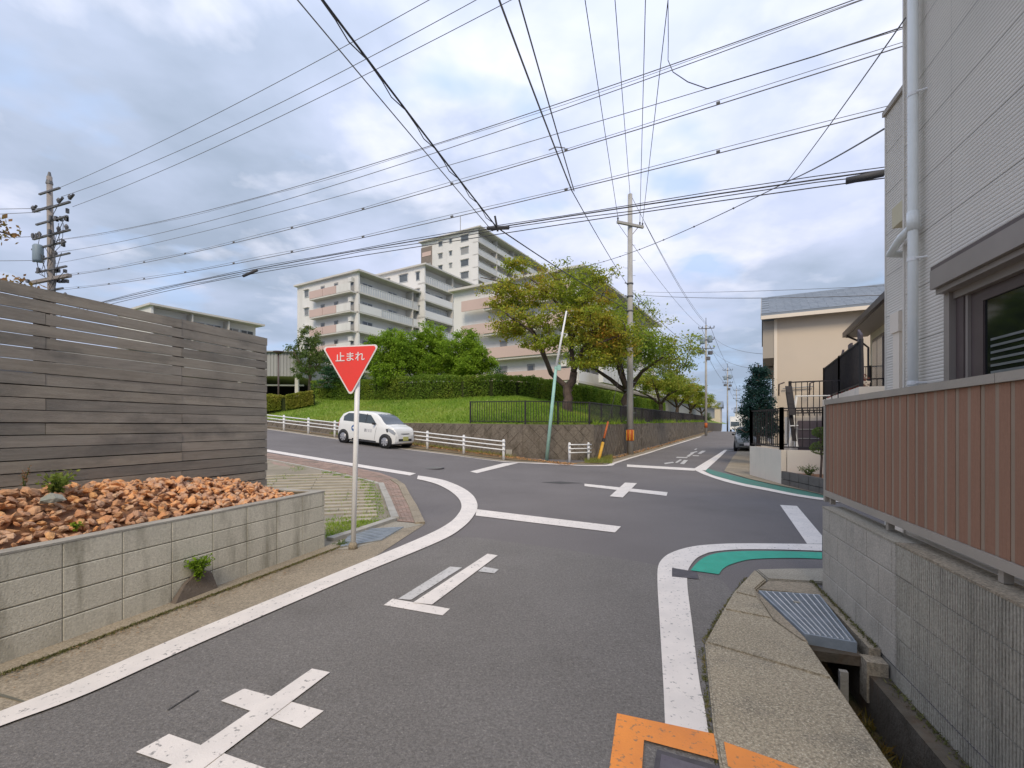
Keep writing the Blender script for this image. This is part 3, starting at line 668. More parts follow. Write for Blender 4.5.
# pipes
t = thing('downpipe', NF(2.04, 4.90, .8), 'tall white downpipe on the corner of the grey ribbed house', 'downpipe')
mb = MB(); mb.tube([NF(2.045, 4.80, .8), NF(2.045, 4.80, 3.3), NF(2.045, 4.80, 8.2)], .037, 12); mb.build('pipe', pipe_m, t, True)
mb = MB(); mb.tube([NF(2.045, 4.80, 3.26), NF(2.045, 4.80, 3.42)], .043, 12); mb.tube([NF(2.045, 4.80, 3.30), NF(2.045, 5.0, 3.28), NF(2.06, 5.25, 3.22), NF(2.30, 5.3, 3.2)], .034, 10); mb.build('branch_pipe', pipe_m, t, True)
for z in (1.95, 3.0, 4.4, 5.6): mb = MB(); mb.tube([NF(2.045, 4.80, z), NF(2.045, 4.80, z+.03)], .041, 12); mb.tube([NF(2.05, 4.76, z+.015), NF(2.12, 4.74, z+.015)], .008, 6); mb.build('bracket', white_metal, t)
t = thing('duct_cover', NF(2.3, 5.75, .8), 'short white air-conditioner duct cover on the recessed siding beside the tall downpipe', 'duct cover')
mb = MB(); mb.bx(NF, 2.28, 2.345, 5.62, 5.75, .8, 2.55); mb.build('duct', offwhite, t); mb = MB(); mb.bx(NF, 2.265, 2.345, 5.60, 5.78, 2.55, 2.75); mb.build('duct_head', offwhite, t)
t = thing('vent_box', NF(2.3, 5.7, 3.7), 'small cream box on the recessed grey siding, left of the tall downpipe', 'wall box')
mb = MB(); mb.bx(NF, 2.26, 2.35, 5.50, 5.72, 3.62, 3.82); mb.build('box', cream_y, t); mb = MB(); mb.tube([NF(2.30, 5.45, 3.75), NF(2.30, 5.45, 3.95), NF(2.34, 5.5, 4.0)], .014, 6); mb.build('cable', gutter_br, t)
t = tag(MB().build('x', None) if False else (lambda m_: (m_.tube([NF(2.10, 4.84, 5.9), NF(2.05, 4.70, 5.3), NF(2.08, 4.80, 5.25)], .006, 5), m_.build('house_cable', wire_dk))[1])(MB()), 'thin black cable hanging on the upper grey siding beside the downpipe', 'cable')
# ================================================================ LEFT PLANTER WALL
pw = thing('planter_wall', NF(-4.25, 2, 0), 'pale concrete block planter wall holding rust-coloured stones beside the left kerb', 'block wall')
VE = 5.05; HT = .742; rh = [0, .186, .372, .557]
def NFm(u, v, z=0): return NF(u, v, z)
mb = MB(); mb.bx(NF, -4.30, -4.186, -6, VE-.006, -.1, HT-.004); mb.bx(NF, -5.2, -4.30, VE-.115, VE-.006, -.1, HT-.004); mb.build('core', mortar, pw)
for z in rh:
    v = VE
    while v > -3.6:
        block(pw, NF, -4.18, v-.4+.0015, z+.003, -.10, .397, .1795, block_l, 'left'); v -= .4
    # end return, faces +v
    u = -4.187
    while u > -5.1:
        mb = MB(); mb.bx(NF, u-.38+.003, u-.003, VE-.02, VE, z+.003, z+.1825); mb.build('block', block_l, pw); u -= .38
mb = MB(); mb.bx(NF, -4.302, -4.178, -6, VE+.002, HT-.003, HT+.012); mb.build('coping', conc_kerb, pw); mb = MB(); mb.bx(NF, -5.2, -4.303, VE-.12, VE+.002, HT-.003, HT+.012); mb.build('coping', conc_kerb, pw)
mb = MB(); mb.bx(NF, -4.2, -4.02, -6, 5.2, -.1, .018); o = mb.build('wall_footing', conc_warm, pw)
# missing chunk with fern: dark brown patch
mb = MB(); mb.add([NF(-4.168, 3.02, .01), NF(-4.168, 3.46, .01), NF(-4.168, 3.42, .19), NF(-4.168, 3.30, .24), NF(-4.168, 3.15, .16), NF(-4.10, 3.02, .01), NF(-4.12, 3.46, .01), NF(-4.15, 3.42, .17), NF(-4.16, 3.30, .23), NF(-4.15, 3.15, .14)],
    [(5, 6, 7, 8, 9), (0, 1, 6, 5), (1, 2, 7, 6), (2, 3, 8, 7), (3, 4, 9, 8), (4, 0, 5, 9)]); mb.build('patch', mat('dark_brown_patch', (.17, .14, .115), (.13, .105, .085), 6, .95, .5, 50), pw)
# rocks
rb = thing('rockery', NF(-4.75, 2, .5), 'bed of broken rust-orange stones filling the planter below the grey wooden fence', 'rock bed')
def rz(u, v): return .665+.06*max(0, 5.07-v)*min(1, max(0, (-4.36-u)/.5))+.25*min(1, max(0, (-4.30-u)/.62))*(1 if v < 4.3 else max(0, 1-(v-4.3)/1.1))+.015*math.sin(v*2.3)+(-.04 if u > -4.4 else 0)
mb = MB(); us_ = fr(-5.3, -4.295, .1); vs_ = fr(-6, VE-.1, .15)
for a, b in zip(us_[:-1], us_[1:]):
    for c, d in zip(vs_[:-1], vs_[1:]): mb.quad(*[NF(x, y, rz(x, y)-.07) for x, y in ((a, c), (b, c), (b, d), (a, d))])
mb.build('soil', soil_red, rb, True)
def rockmesh(k, m=rock_m):
    bm = bmesh.new(); bmesh.ops.create_icosphere(bm, subdivisions=1, radius=1)
    r = random.Random(k); sc = (1, r.uniform(.6, .95), r.uniform(.28, .55))
    for v in bm.verts:
        q = r.uniform(.68, 1.15); v.co = Vector((v.co.x*sc[0]*q, v.co.y*sc[1]*q, v.co.z*sc[2]*q))
        for nrm, dd in ((Vector((.3, .8, .4)).normalized(), .55), (Vector((-.7, .2, .6)).normalized(), .6)):
            t_ = v.co.dot(nrm)-dd
            if t_ > 0: v.co -= nrm*t_
    me = bpy.data.meshes.new('stone'); bm.to_mesh(me); bm.free(); me.materials.append(m); return me
RM = [rockmesh(i) for i in range(12)]
stones = []
v = -3.2
while v < VE-.12:
    u = -5.12
    while u < -4.33:
        stones.append((u+rng.uniform(-.03, .03), v+rng.uniform(-.03, .03))); u += rng.uniform(.032, .056)
    v += rng.uniform(.042, .068)
stones = [s for s in stones if s[1] < VE-.12 and -5.13 < s[0] < -4.32]
def vis(s): p = NF(*s); return 1/(p.x**2+p.y**2) if abs(p.x/p.y) < 1.12 and p.y > 0 else 0
stones.sort(key=lambda s: -vis(s)); print('stones', len(stones), sum(1 for s in stones if vis(s) > 0))
sm = MB()
for i, (u, v) in enumerate(stones):
    me = RM[i % 12]; r = rng.uniform(.030, .063)*(1.35 if rng.random() < .14 else 1)*(.7 if rng.random() < .25 else 1); rot = (rng.uniform(-.9, .9), rng.uniform(-.9, .9), rng.uniform(0, 6.3))
    p = NF(u, v, rz(u, v)-.03+rng.uniform(-.02, .045))
    if i < 298: o = link('stone', me, rb, p, rot); o.scale = (r, r, r)
    else:
        from mathutils import Euler
        mt = Matrix.Translation(p) @ Euler(rot).to_matrix().to_4x4() @ Matrix.Scale(r, 4)
        sm.add([mt @ w_.co for w_ in me.vertices], [tuple(f.vertices) for f in me.polygons])
tag(sm.build('small_stone', mat('rust_rock_mass', (.78, .40, .18), (.54, .33, .22), 9, .9, .6, 50, lo=.42, hi=.58, stain=((.62, .46, .34), 13, (1, 1, 1), .55, .62, .8)), rb), kind='stuff')
o = link('stone', rockmesh(77, rock_grey), rb, NF(-4.70, 2.46, 1.01), (.25, -.2, .9)); o.scale = (.10, .09, .13); o['label'] = 'pale greenish grey stone'
# weeds
def weed(name, base, label, n, h, sz, m, spread=.12):
    base = Vector(base); t = thing(name, base, label, 'weed'); mb = MB(); pts = []
    for i in range(n):
        a = rng.uniform(0, 6.28); e = base+Vector((math.cos(a)*spread*rng.uniform(.3, 1), math.sin(a)*spread*rng.uniform(.3, 1), h*rng.uniform(.5, 1)))
        mid = base.lerp(e, .5)+Vector((0, 0, h*.15)); mb.tube([base, mid, e], [.004, .003, .0015], 4, False)
        for k in range(14): q = base.lerp(mid, k/7) if k < 7 else mid.lerp(e, (k-7)/7); pts.append(tuple(q+Vector([rng.gauss(0, sz*.5) for _ in range(3)])))
    mb.build('stem', MATS['leaf_olive'], t, True, False); leaves('foliage', pts, sz, m, t, .4); return t
weed('weed', NF(-4.88, 2.58, 1.0), 'leafy green weed growing among the rust stones in front of the pale rock', 26, .24, .040, leafmat('weed_leaf', [(.10, .16, .03), (.18, .24, .05), (.26, .28, .08)], 5), .15)
weed('dry_weed', NF(-5.04, 2.45, 1.04), 'dry reddish weed stalk behind the leafy weed in the rust stones', 5, .24, .022, leafmat('dry_leaf', [(.2, .12, .07), (.28, .17, .1)]), .06)
weed('fern', NF(-4.13, 3.27, .20), 'bright green fern sprouting from the crack in the pale planter wall', 30, .20, .034, leaf_bright, .15)
weed('weed', NF(-4.45, 2.48, .78), 'tiny green tuft on the edge of the rust stones behind the planter coping', 7, .05, .02, leaf_bright, .05)

# ================================================================ LEFT WOODEN FENCE
wf = thing('wooden_fence', NF(-5.15, 1, .8), 'tall weathered grey fence of horizontal wooden boards behind the rust stones', 'fence')
FE = 5.07; pitch = .1072; z0 = .775; posts = [FE-.06, 3.87, 2.65, 1.45, .25, -.95, -2.15]
for i, v in enumerate(posts):
    piece('post', NF, -5.235, -5.175, v-.045, v+.045, .2, 2.79, wood_post, wf)
piece('backing', NF, -5.180, -5.176, -4.6, FE-.03, .7, z0+pitch*12, wood_post, wf)  # dark sheet added so gaps between the lower boards look shaded
ends = [FE, 3.87, 2.65, 1.45, .25, -.95, -2.15, -4.6]
for r_ in range(19):
    z = z0+pitch*r_; cuts = [FE+rng.uniform(-.012, .004)]
    i = 2 if r_ % 2 else 1
    if rng.random() < .3: i = 3 - i
    while i < len(ends)-1: cuts.append(ends[i]); i += rng.choice((2, 2, 3))
    cuts.append(-4.6)
    for a, b in zip(cuts[1:], cuts[:-1]):
        if b-a < .1: continue
        mb = MB(); w1, w2 = rng.uniform(-.0015, .0015), rng.uniform(-.0015, .0015); tk = rng.uniform(-.004, .004); hgt = pitch-(rng.choice((.004, .005, .007, .010)) if r_ > 11 else rng.choice((.004, .005, .006, .008))); tp = .0012
        L_ = [NF(-5.172, a+.002, z+w1), NF(-5.15+tk, a+.002, z+w1+tp), NF(-5.15+tk, b-.002, z+w2+tp), NF(-5.172, b-.002, z+w2)]
        mb.cor([L_[0], L_[1], L_[2], L_[3]]+[p_+Vector((0, 0, hgt-(tp*2 if j in (1, 2) else 0))) for j, p_ in enumerate(L_)]); mb.build('board', wood_g, wf)

# ================================================================ LEFT GUTTER, LOT, SIDEWALK
ln = P((-60, 739), (0, 714), (48, 695), (190, 634), (321, 580), (372, 559))
wl = [NF(-4.05, v) for v in (-6, .5, 1.6, 3, 4.4, 5.2)]
sheet('gutter', [NF(-3.49, -6)]+[p for p in ln]+P((396, 541), (425, 524.4), (404, 528), (382, 541), (349, 549), (327, 556))+[NF(-4.05, 5.15)]+[NF(-4.05, v) for v in (3, 1, -6)], .006, conc_warm, None, 'structure', .5)
sheet('gutter_joint', P((0, 695), (28, 703.5), (27, 705), (-4, 697)), .011, mortar, None, 'structure')
sheet('gutter', P((391, 521.5), (424.5, 524.6), (404, 529), (382, 541.5), (349, 549.5), (330, 551), (328, 543)), .009, conc, None, 'structure', .5)
lot = thing('parking_lot', G(320, 490), '', None); nolab(lot); lot['kind'] = 'structure'
lp = P((326, 541), (345, 534), (391, 519), (384, 500), (377.5, 484.6), (366, 481.5), (330, 473), (300, 466.6), (266, 460.5))+[NF(-8.5, 6.4), NF(-9, 3.5), NF(-5.3, 3.5), NF(-5.3, 5.09), NF(-4.2, 5.09)]
sheet('lot_surface', lp, .012, lot_m, lot, None, .6)
# precast slats with turf between
ua = 0; mbm = {}
inside = lambda x, y, poly: sum(1 for i in range(len(poly)) if ((poly[i][1] > y) != (poly[i-1][1] > y)) and x < (poly[i-1][0]-poly[i][0])*(y-poly[i][1])/(poly[i-1][1]-poly[i][1])+poly[i][0]) % 2 == 1
dirs = Vector((.955, .30, 0)).normalized(); nrm = Vector((-.30, .955, 0)).normalized()
o0 = G(326, 530); slat_ct = 0; turf = []
for k in range(0, 17):
    base = o0+nrm*(.34*k+.1); run = []
    t_ = -5
    while t_ < 3.5:
        p = base+dirs*t_
        if inside(p.x, p.y, lp): run.append(t_)
        t_ += .1
    if len(run) < 6: continue
    a, b = run[0]+.1, run[-1]-.12
    if k < 3: a = max(a, .4-.1*k)
    t_ = a
    while t_ < b-.1:
        e = min(t_+.9, b); p1 = base+dirs*(t_+.01); p2 = base+dirs*(e-.01); h1 = H(p1.x, p1.y); h2 = H(p2.x, p2.y); w_ = nrm*.17
        mb = MB(); mb.cor([p1+Vector((0, 0, h1-.03-p1.z)), p2+Vector((0, 0, h2-.03-p2.z)), p2+w_+Vector((0, 0, h2-.03-p2.z)), p1+w_+Vector((0, 0, h1-.03-p1.z)), p1+Vector((0, 0, h1+.034-p1.z)), p2+Vector((0, 0, h2+.034-p2.z)), p2+w_+Vector((0, 0, h2+.034-p2.z)), p1+w_+Vector((0, 0, h1+.034-p1.z))]); mb.build('slat', slat_m, lot); slat_ct += 1; t_ = e
    for _ in range(900):
        tt = rng.uniform(run[0], run[-1]); q = base+dirs*tt+nrm*rng.uniform(.18, .33)
        pr = .8 if tt > run[-1]-.35 or k < 2 else (.12 if mnoise.noise(q*.9) > .15 else .01)
        if rng.random() < pr: turf.append((q.x, q.y, H(q.x, q.y)+.01))
for _ in range(6000):
    q = G(rng.uniform(326, 392), rng.uniform(500, 541))
    if inside(q.x, q.y, lp):
        d_ = (q-o0).dot(nrm)
        if d_ < .45 or rng.random() < .06: turf.append((q.x, q.y, q.z+.01))
for _ in range(3500):
    q = G(rng.uniform(268, 390), rng.uniform(462, 500))
    if inside(q.x, q.y, lp) and mnoise.noise(q*.8+Vector((5, 2, 0))) > .32: turf.append((q.x, q.y, q.z+.01))
tag(blades('turf', turf, .045, .014, grass_m, None, .5), kind='stuff')
# grit, moss and stray leaves gathered along wall feet, kerbs and slab joints
gp = []; gl = []
for _ in range(5200):
    v = rng.uniform(-1, 5.2); gp.append(tuple(NF(-4.02+abs(rng.gauss(0, .022)), v, .012)))
for _ in range(1500):
    v = rng.uniform(-1, 5.1); gl.append(tuple(NF(-4.0+abs(rng.gauss(0, .12)), v, .02)))
for _ in range(900):
    p = G(rng.uniform(706, 800), rng.uniform(580, 700)); q = min(((.26, 2.6), (.30, 3.6), (.52, 4.35), (.88, 5.38)), key=lambda e: (NF(*e)-p).length); t_ = rng.random(); a, b = rng.choice((((.25, 1.2), (.255, 2.6)), ((.255, 2.6), (.295, 3.6)), ((.305, 3.66), (.51, 4.36)), ((.51, 4.37), (.87, 5.40)))); gp.append(tuple(NF(a[0]+(b[0]-a[0])*t_-abs(rng.gauss(0, .012)), a[1]+(b[1]-a[1])*t_, .006)))
for _ in range(1300): gp.append(tuple(NF(1.47-abs(rng.gauss(0, .02)), rng.uniform(-1, 3.75), -.105)))
for _ in range(500): gp.append(tuple(NF(1.465-abs(rng.gauss(0, .015)), rng.uniform(3.9, 5.4), .035)))
tag(blades('moss', gp, .012, .012, leafmat('moss_edge', [(.05, .055, .02), (.09, .09, .03), (.13, .10, .05)], 4, .1), None, .8), kind='stuff')
tag(leaves('grit', gl, .016, leafmat('grit_leaf', [(.10, .07, .04), (.20, .13, .07), (.14, .12, .08)], 4, .1), None, 2.0), kind='stuff')
# inner kerb
def kerb(name, pts, w, h, m, piece_len=.6, parent=None):
    t = parent
    for a, b in zip(pts[:-1], pts[1:]):
        L_ = (b-a).length; n = max(1, round(L_/piece_len)); d = (b-a)/n; s_ = Vector((-d.y, d.x, 0)).normalized()*w
        for i in range(n):
            p = a+d*(i+.012); q_ = a+d*(i+.988); zz = lambda r: H(r.x, r.y)
            cs = [p, q_, q_+s_, p+s_]; mb = MB(); mb.cor([Vector((r.x, r.y, zz(r)-.1)) for r in cs]+[Vector((r.x, r.y, zz(r)+h)) for r in cs]); mb.build(name, m, t)
sw = thing('sidewalk', G(400, 500), '', None); nolab(sw); sw['kind'] = 'structure'
kerb('kerbstone', P((326, 541.5), (358, 531.5), (391, 520.5), (384.5, 501), (378, 484.8)), -.13, .06, conc_kerb, .6, sw)
kerb('kerbstone', P((378, 484.8), (366, 481.2), (330, 473), (300, 466.4), (267, 460.2), (240, 455)), -.10, .03, conc_kerb, .6, sw)
kerb('kerbstone', P((425, 524), (417, 507), (405, 486), (396, 480)), .16, .035, conc_warm, .6, sw)
so_ = P((425, 524), (417, 507), (405, 486), (396, 479), (380, 473), (340, 465), (300, 458.2), (262, 452.2))
si_ = P((393, 521), (386, 502), (379.5, 484.4), (368, 480), (346, 474.5), (322, 469), (290, 463), (262, 457.6))
sheet('sidewalk_bed', strip(so_, si_), .008, brick_pink, sw, None, .5)
bk = MB()
def rowpt(t_, s_, A_, B_):
    f = t_*(len(A_)-1); i = min(int(f), len(A_)-2); f -= i; return A_[i].lerp(A_[i+1], f).lerp(B_[i].lerp(B_[i+1], f), s_)
for i in range(96):
    for j in range(6):
        t0, t1 = (i+.06)/96, (i+.94)/96; s0, s1 = .14+(j+.06)*.136, .14+(j+.94)*.136
        if t1 > .999: continue
        c4 = [rowpt(t0, s0, so_, si_), rowpt(t1, s0, so_, si_), rowpt(t1, s1, so_, si_), rowpt(t0, s1, so_, si_)]; dz_ = rng.uniform(.014, .02)
        bk.cor([Vector((p.x, p.y, H(p.x, p.y)+.002)) for p in c4]+[Vector((p.x, p.y, H(p.x, p.y)+dz_)) for p in c4])
tag(bk.build('brick', mat('pink_paver', (.37, .26, .21), (.27, .20, .165), 3.5, .9, .2, 70, stain=((.19, .165, .13), 2.2, (1, 1, 1), .5, .66, .7)), sw), kind='stuff')
# drain grating by the sign
q4 = P((336, 549), (353, 531), (404, 528), (381, 541.5)); q4[0] = G(340, 548.5)
dg = thing('drain_grating', q4[1].lerp(q4[3], .5), 'flat grey slotted drain grating on the pavement at the foot of the stop sign', 'drain grate')
sheet('frame', q4, .016, conc, dg)
for k in range(9):
    a, b = k/9+.02, k/9+.085
    c4 = [q4[1].lerp(q4[0], a), q4[2].lerp(q4[3], a), q4[2].lerp(q4[3], b), q4[1].lerp(q4[0], b)]
    mb = MB(); mb.cor([Vector((p.x, p.y, H(p.x, p.y)+.01)) for p in c4]+[Vector((p.x, p.y, H(p.x, p.y)+.026)) for p in c4]); mb.build('bar', steel, dg)
weed('weed', NF(-4.09, 5.25, .0), 'low weeds at the foot of the planter wall end beside the grating', 14, .07, .02, leaf_olive, .16)

# ================================================================ STOP SIGN
sb = G(353, 549); st = thing('stop_sign', sb, 'red inverted triangle stop sign on a white pole at the left kerb', 'road sign')
mb = MB(); mb.tube([sb+Vector((0, 0, -.05)), sb+Vector((.07, 0, 2.62))], .032, 14); mb.build('pole', white_metal, st, True)
mb = MB(); mb.lathe([(.0, 0), (.06, 0), (.055, .06), (.035, .09), (0, .09)], sb, 14); mb.build('pole_base', conc_warm, st, True)
def tri(s_, r, n=6, cx=0, cz=0):
    pts = []
    vs_ = [Vector((-s_/2, s_*.29)), Vector((s_/2, s_*.29)), Vector((0, -s_*.577))]
    for i, v in enumerate(vs_):
        a = (vs_[i-1]-v).normalized(); b = (vs_[(i+1) % 3]-v).normalized(); bis = (a+b).normalized(); c = v+bis*(r*2)
        p0 = v+a*r*1.732; p1 = v+b*r*1.732
        for k in range(n+1):
            w_ = p0.lerp(p1, k/n); pts.append(c+(w_-c).normalized()*r)
    return pts
sc_c = Vector((sb.x+.005, sb.y-.05, 0)); zc = 1.6+(426-362.5)*(sb.y-.05)/465; yaw = R(-4)
def SP(a, b, d): return Vector((sc_c.x-.02+a*math.cos(yaw), sc_c.y+a*math.sin(yaw)+d, zc+b+a*.03))
for nm, s_, d0, th, m, r in (('sign_plate', .76, 0, .012, sign_white, .035), ('sign_face', .70, -.004, .004, sign_red, .028)):
    mb = MB(); mb.prism([SP(p.x, p.y, d0) for p in tri(s_, r)], (0, th, 0)); mb.build(nm, m, st)
for z in (zc+.12, zc-.12): mb = MB(); mb.box(sb.x+.0, sb.x+.11, sb.y-.045, sb.y+.035, z-.015, z+.015); mb.build('bracket', steel, st)
cu = bpy.data.curves.new('lettering', 'FONT'); cu.body = '止まれ'; cu.size = .13; cu.align_x = 'CENTER'; cu.align_y = 'CENTER'; cu.extrude = .0015; cu.offset = .0012; cu.space_character = 1.0
to = bpy.data.objects.new('t', cu); C.objects.link(to); dg_ = bpy.context.evaluated_depsgraph_get(); me = bpy.data.meshes.new_from_object(to.evaluated_get(dg_)); bpy.data.objects.remove(to)
me.materials.clear(); me.materials.append(sign_white); print('text verts', len(me.vertices))
mt = Matrix(((math.cos(yaw), 0, 0, 0), (math.sin(yaw), 0, -1, 0), (.03, 1, 0, 0), (0, 0, 0, 1)))
me.transform(mt); link('lettering', me, st, SP(-.005, .065, -.008))

# ================================================================ HILL, RETAINING WALL, GUARD RAILS
def ztop(s): return 1.62+.012*max(0, s-6.3)+max(0, .026*(s-24))
def hill(a, b):      # a along the left street from the corner, b along the far road
    u = -6.3-a; n = 18.1+b; d = min(a, b); ch = (a+b-2.4)/1.414; d = max(0, min(d, ch)) if True else d
    e = min(d, 5.2); z0 = ztop(6.3+a) if a > b*.3 else 1.62+.010*min(b, 60)+max(0, .0*(b-60))
    z = ztop(6.3+min(a, 40))*.0+z0+.36*e*(1-.035*e)+(.03*(min(d, 40)-5.2) if d > 5.2 else 0)
    return z
def ZH(x, y):
    u = .891*x-.454*y; n = .454*x+.891*y; return hill(-6.3-u, n-18.1)
mb = MB(); aa = fr(0, 2.4, .6)+fr(2.4, 12, .6)[1:]+fr(12, 48, 1.5)[1:]+fr(48, 120, 9)[1:]; bb = fr(0, 2.4, .6)+fr(2.4, 12, .6)[1:]+fr(12, 75, 1.5)[1:]+fr(75, 160, 8)[1:]
vi = {}
def hv(i, j):
    if (i, j) not in vi:
        a, b = aa[i], bb[j]; p = RF(-6.3-a, 18.1+b); vi[(i, j)] = len(mb.v); mb.v.append((p.x, p.y, hill(a, b)+(.05*mnoise.noise(Vector((p.x*.4, p.y*.4, 0))) if min(a, b) > .5 else 0)))
    return vi[(i, j)]
for i in range(len(aa)-1):
    for j in range(len(bb)-1):
        if i+j < 3: continue
        if i+j == 3: mb.f.append((hv(i+1, j), hv(i+1, j+1), hv(i, j+1)))
        else: mb.f.append((hv(i, j), hv(i+1, j), hv(i+1, j+1), hv(i, j+1)))
o = mb.build('hill', grass_base, None, True); o['kind'] = 'structure'
# grass blades on the slope
N_ = 90000; ar = nr.rand(N_)**1.3*38; br = .15+nr.rand(N_)**1.2*6.5; sw_ = nr.rand(N_) < .38
A2 = np.where(sw_, .15+nr.rand(N_)*5.5, ar); B2 = np.where(sw_, nr.rand(N_)*45, br); bs = []
for a, b in zip(A2, B2):
    if a+b < 2.6: continue
    p = RF(-6.3-a, 18.1+b); bs.append((p.x, p.y, hill(a, b)))
tag(blades('grass', bs, .10, .035, grass_m, None, .5), kind='stuff')
rw = thing('retaining_wall', RF(-6.3, 20, 0), 'low dark stone retaining wall curving round the grassy corner bank', 'retaining wall')
WALLP = [RF(-6.3-60, 18.1), RF(-6.3-40, 18.1), RF(-6.3-24, 18.1), RF(-6.3-12, 18.1), RF(-6.3-2.4, 18.1), RF(-6.3, 20.5), RF(-6.3, 32), RF(-6.3, 45), RF(-6.3, 62), RF(-6.3, 85), RF(-6.3, 130)]
def wtop(p): return ZH(p.x, p.y)
def wall_z(p):
    u = .891*p.x-.454*p.y; n = .454*p.x+.891*p.y; return (ztop(-u) if n < 18.6 else (1.62+.010*min(n-18.1, 60)) if u > -6.5 else 1.62+.006)
mb = MB()
for a, b in zip(WALLP[:-1], WALLP[1:]):
    L_ = (b-a).length; n = max(1, int(L_/1.5)); d = (b-a)/n; nn = Vector((d.y, -d.x, 0)).normalized()
    if nn.dot(Vector((0, 0, 0))-a) < 0: nn = -nn
    for i in range(n):
        p, q_ = a+d*i, a+d*(i+1)
        c = [p+nn*.0, q_+nn*.0, q_-nn*.25, p-nn*.25]
        mb.cor([Vector((r.x, r.y, H(r.x, r.y)-.3)) for r in c]+[Vector((r.x, r.y, wall_z(e)+.03)) for r, e in zip(c, (p, q_, q_, p))])
mb.build('wall_body', retain_base, rw)
def clip(poly, f):
    out = []
    for i in range(len(poly)):
        a, b = poly[i-1], poly[i]; fa, fb = f(a), f(b)
        if fa >= 0: out.append(a)
        if (fa >= 0) != (fb >= 0): t_ = fa/(fa-fb); out.append((a[0]+(b[0]-a[0])*t_, a[1]+(b[1]-a[1])*t_))
    return out
def stonewall(a, b, far=False, sz=.27):
    """diagonal stone pitching between two points of the wall line"""
    d = (b-a); L_ = d.length; d = d/L_; nn = Vector((d.y, -d.x, 0))
    if nn.dot(-a) < 0: nn = -nn
    acc = MB(); ct = 0
    zA, zB = H(a.x, a.y)-.02, H(b.x, b.y)-.02; tA, tB = wall_z(a)+.0, wall_z(b)+.0
    r0 = int(min(zA, zB)/sz)-1
    for row in range(r0, int(max(tA, tB)/sz)+2):
        for c_ in range(-1, int(L_/(2*sz))+2):
            x = c_*2*sz+(sz if row % 2 else 0); z = row*sz; g_ = sz-.006
            poly = [(x-g_, z), (x, z-g_), (x+g_, z), (x, z+g_)]
            for f in (lambda p: p[0]-.005, lambda p: L_-.005-p[0], lambda p: p[1]-(zA+(zB-zA)*p[0]/L_), lambda p: (tA+(tB-tA)*p[0]/L_)-p[1]):
                poly = clip(poly, f)
                if len(poly) < 3: break
            if len(poly) < 3: continue
            cx_, cz_ = sum(p[0] for p in poly)/len(poly), sum(p[1] for p in poly)/len(poly); dd = rng.uniform(.010, .026)
            if not far: acc = MB()
            o_ = [a+d*p[0]+Vector((0, 0, p[1]-a.z))+nn*.001 for p in poly]; i_ = [a+d*(cx_+(p[0]-cx_)*.93)+Vector((0, 0, cz_+(p[1]-cz_)*.93-a.z))+nn*dd for p in poly]; m_ = len(poly)
            acc.add(o_+i_, [tuple(range(m_, 2*m_))]+[(i, (i+1) % m_, m_+(i+1) % m_, m_+i) for i in range(m_)])
            if not far: acc.build('stone', retain, rw); ct += 1
    if far: tag(acc.build('stone', retain, rw), kind='stuff')
    return ct
for i in range(len(WALLP)): WALLP[i].z = 0
pa = RF(-6.3-8.5, 18.1); n1 = stonewall(pa, WALLP[4]); n1 += stonewall(WALLP[4], WALLP[5]); pb = RF(-6.3, 27.5); n1 += stonewall(WALLP[5], pb); print('wall stones', n1)
stonewall(RF(-6.3-40, 18.1), RF(-6.3-24, 18.1), True); stonewall(RF(-6.3-24, 18.1), pa, True); stonewall(pb, RF(-6.3, 45), True); stonewall(RF(-6.3, 45), RF(-6.3, 80), True)
# coping: dry grass edge along the wall top
bs = []
for _ in range(5000):
    b = rng.uniform(2.4, 60); p = RF(-6.3-rng.uniform(-.05, .5), 18.1+b)
    if mnoise.noise(Vector((b*.35, 3, 0))) > -.15: bs.append((p.x, p.y, wall_z(p)+.0))
tag(blades('tall_grass', bs, .30, .03, grass_m, None, .45), kind='stuff')
bs = []
for _ in range(2600): p = G(rng.uniform(585, 612), rng.uniform(455, 464)); bs.append((p.x, p.y, p.z+.02))
for _ in range(2200):
    q = rng.uniform(9, 20); p = RF(-q, 17.85+rng.uniform(-.2, .2)); bs.append((p.x, p.y, H(p.x, p.y)+.02))
tag(blades('verge_grass', bs, .13, .02, leafmat('verge_grass_leaf', [(.10, .15, .03), (.18, .20, .05), (.22, .16, .07)], 1), None, .6), kind='stuff')
lv = []
for _ in range(2600):
    q = rng.uniform(0, 1)
    p = RF(-6.2-rng.uniform(-.0, 9), 17.6+rng.uniform(-.35, .45)) if q < .6 else RF(-5.9+rng.uniform(-.25, .25), rng.uniform(19.5, 50)); lv.append((p.x, p.y, H(p.x, p.y)+.045))
tag(leaves('fallen_leaf', lv, .09, leafmat('fallen', [(.30, .11, .04), (.36, .20, .08), (.22, .10, .05)], 2, .1), None, 2.0), kind='stuff')

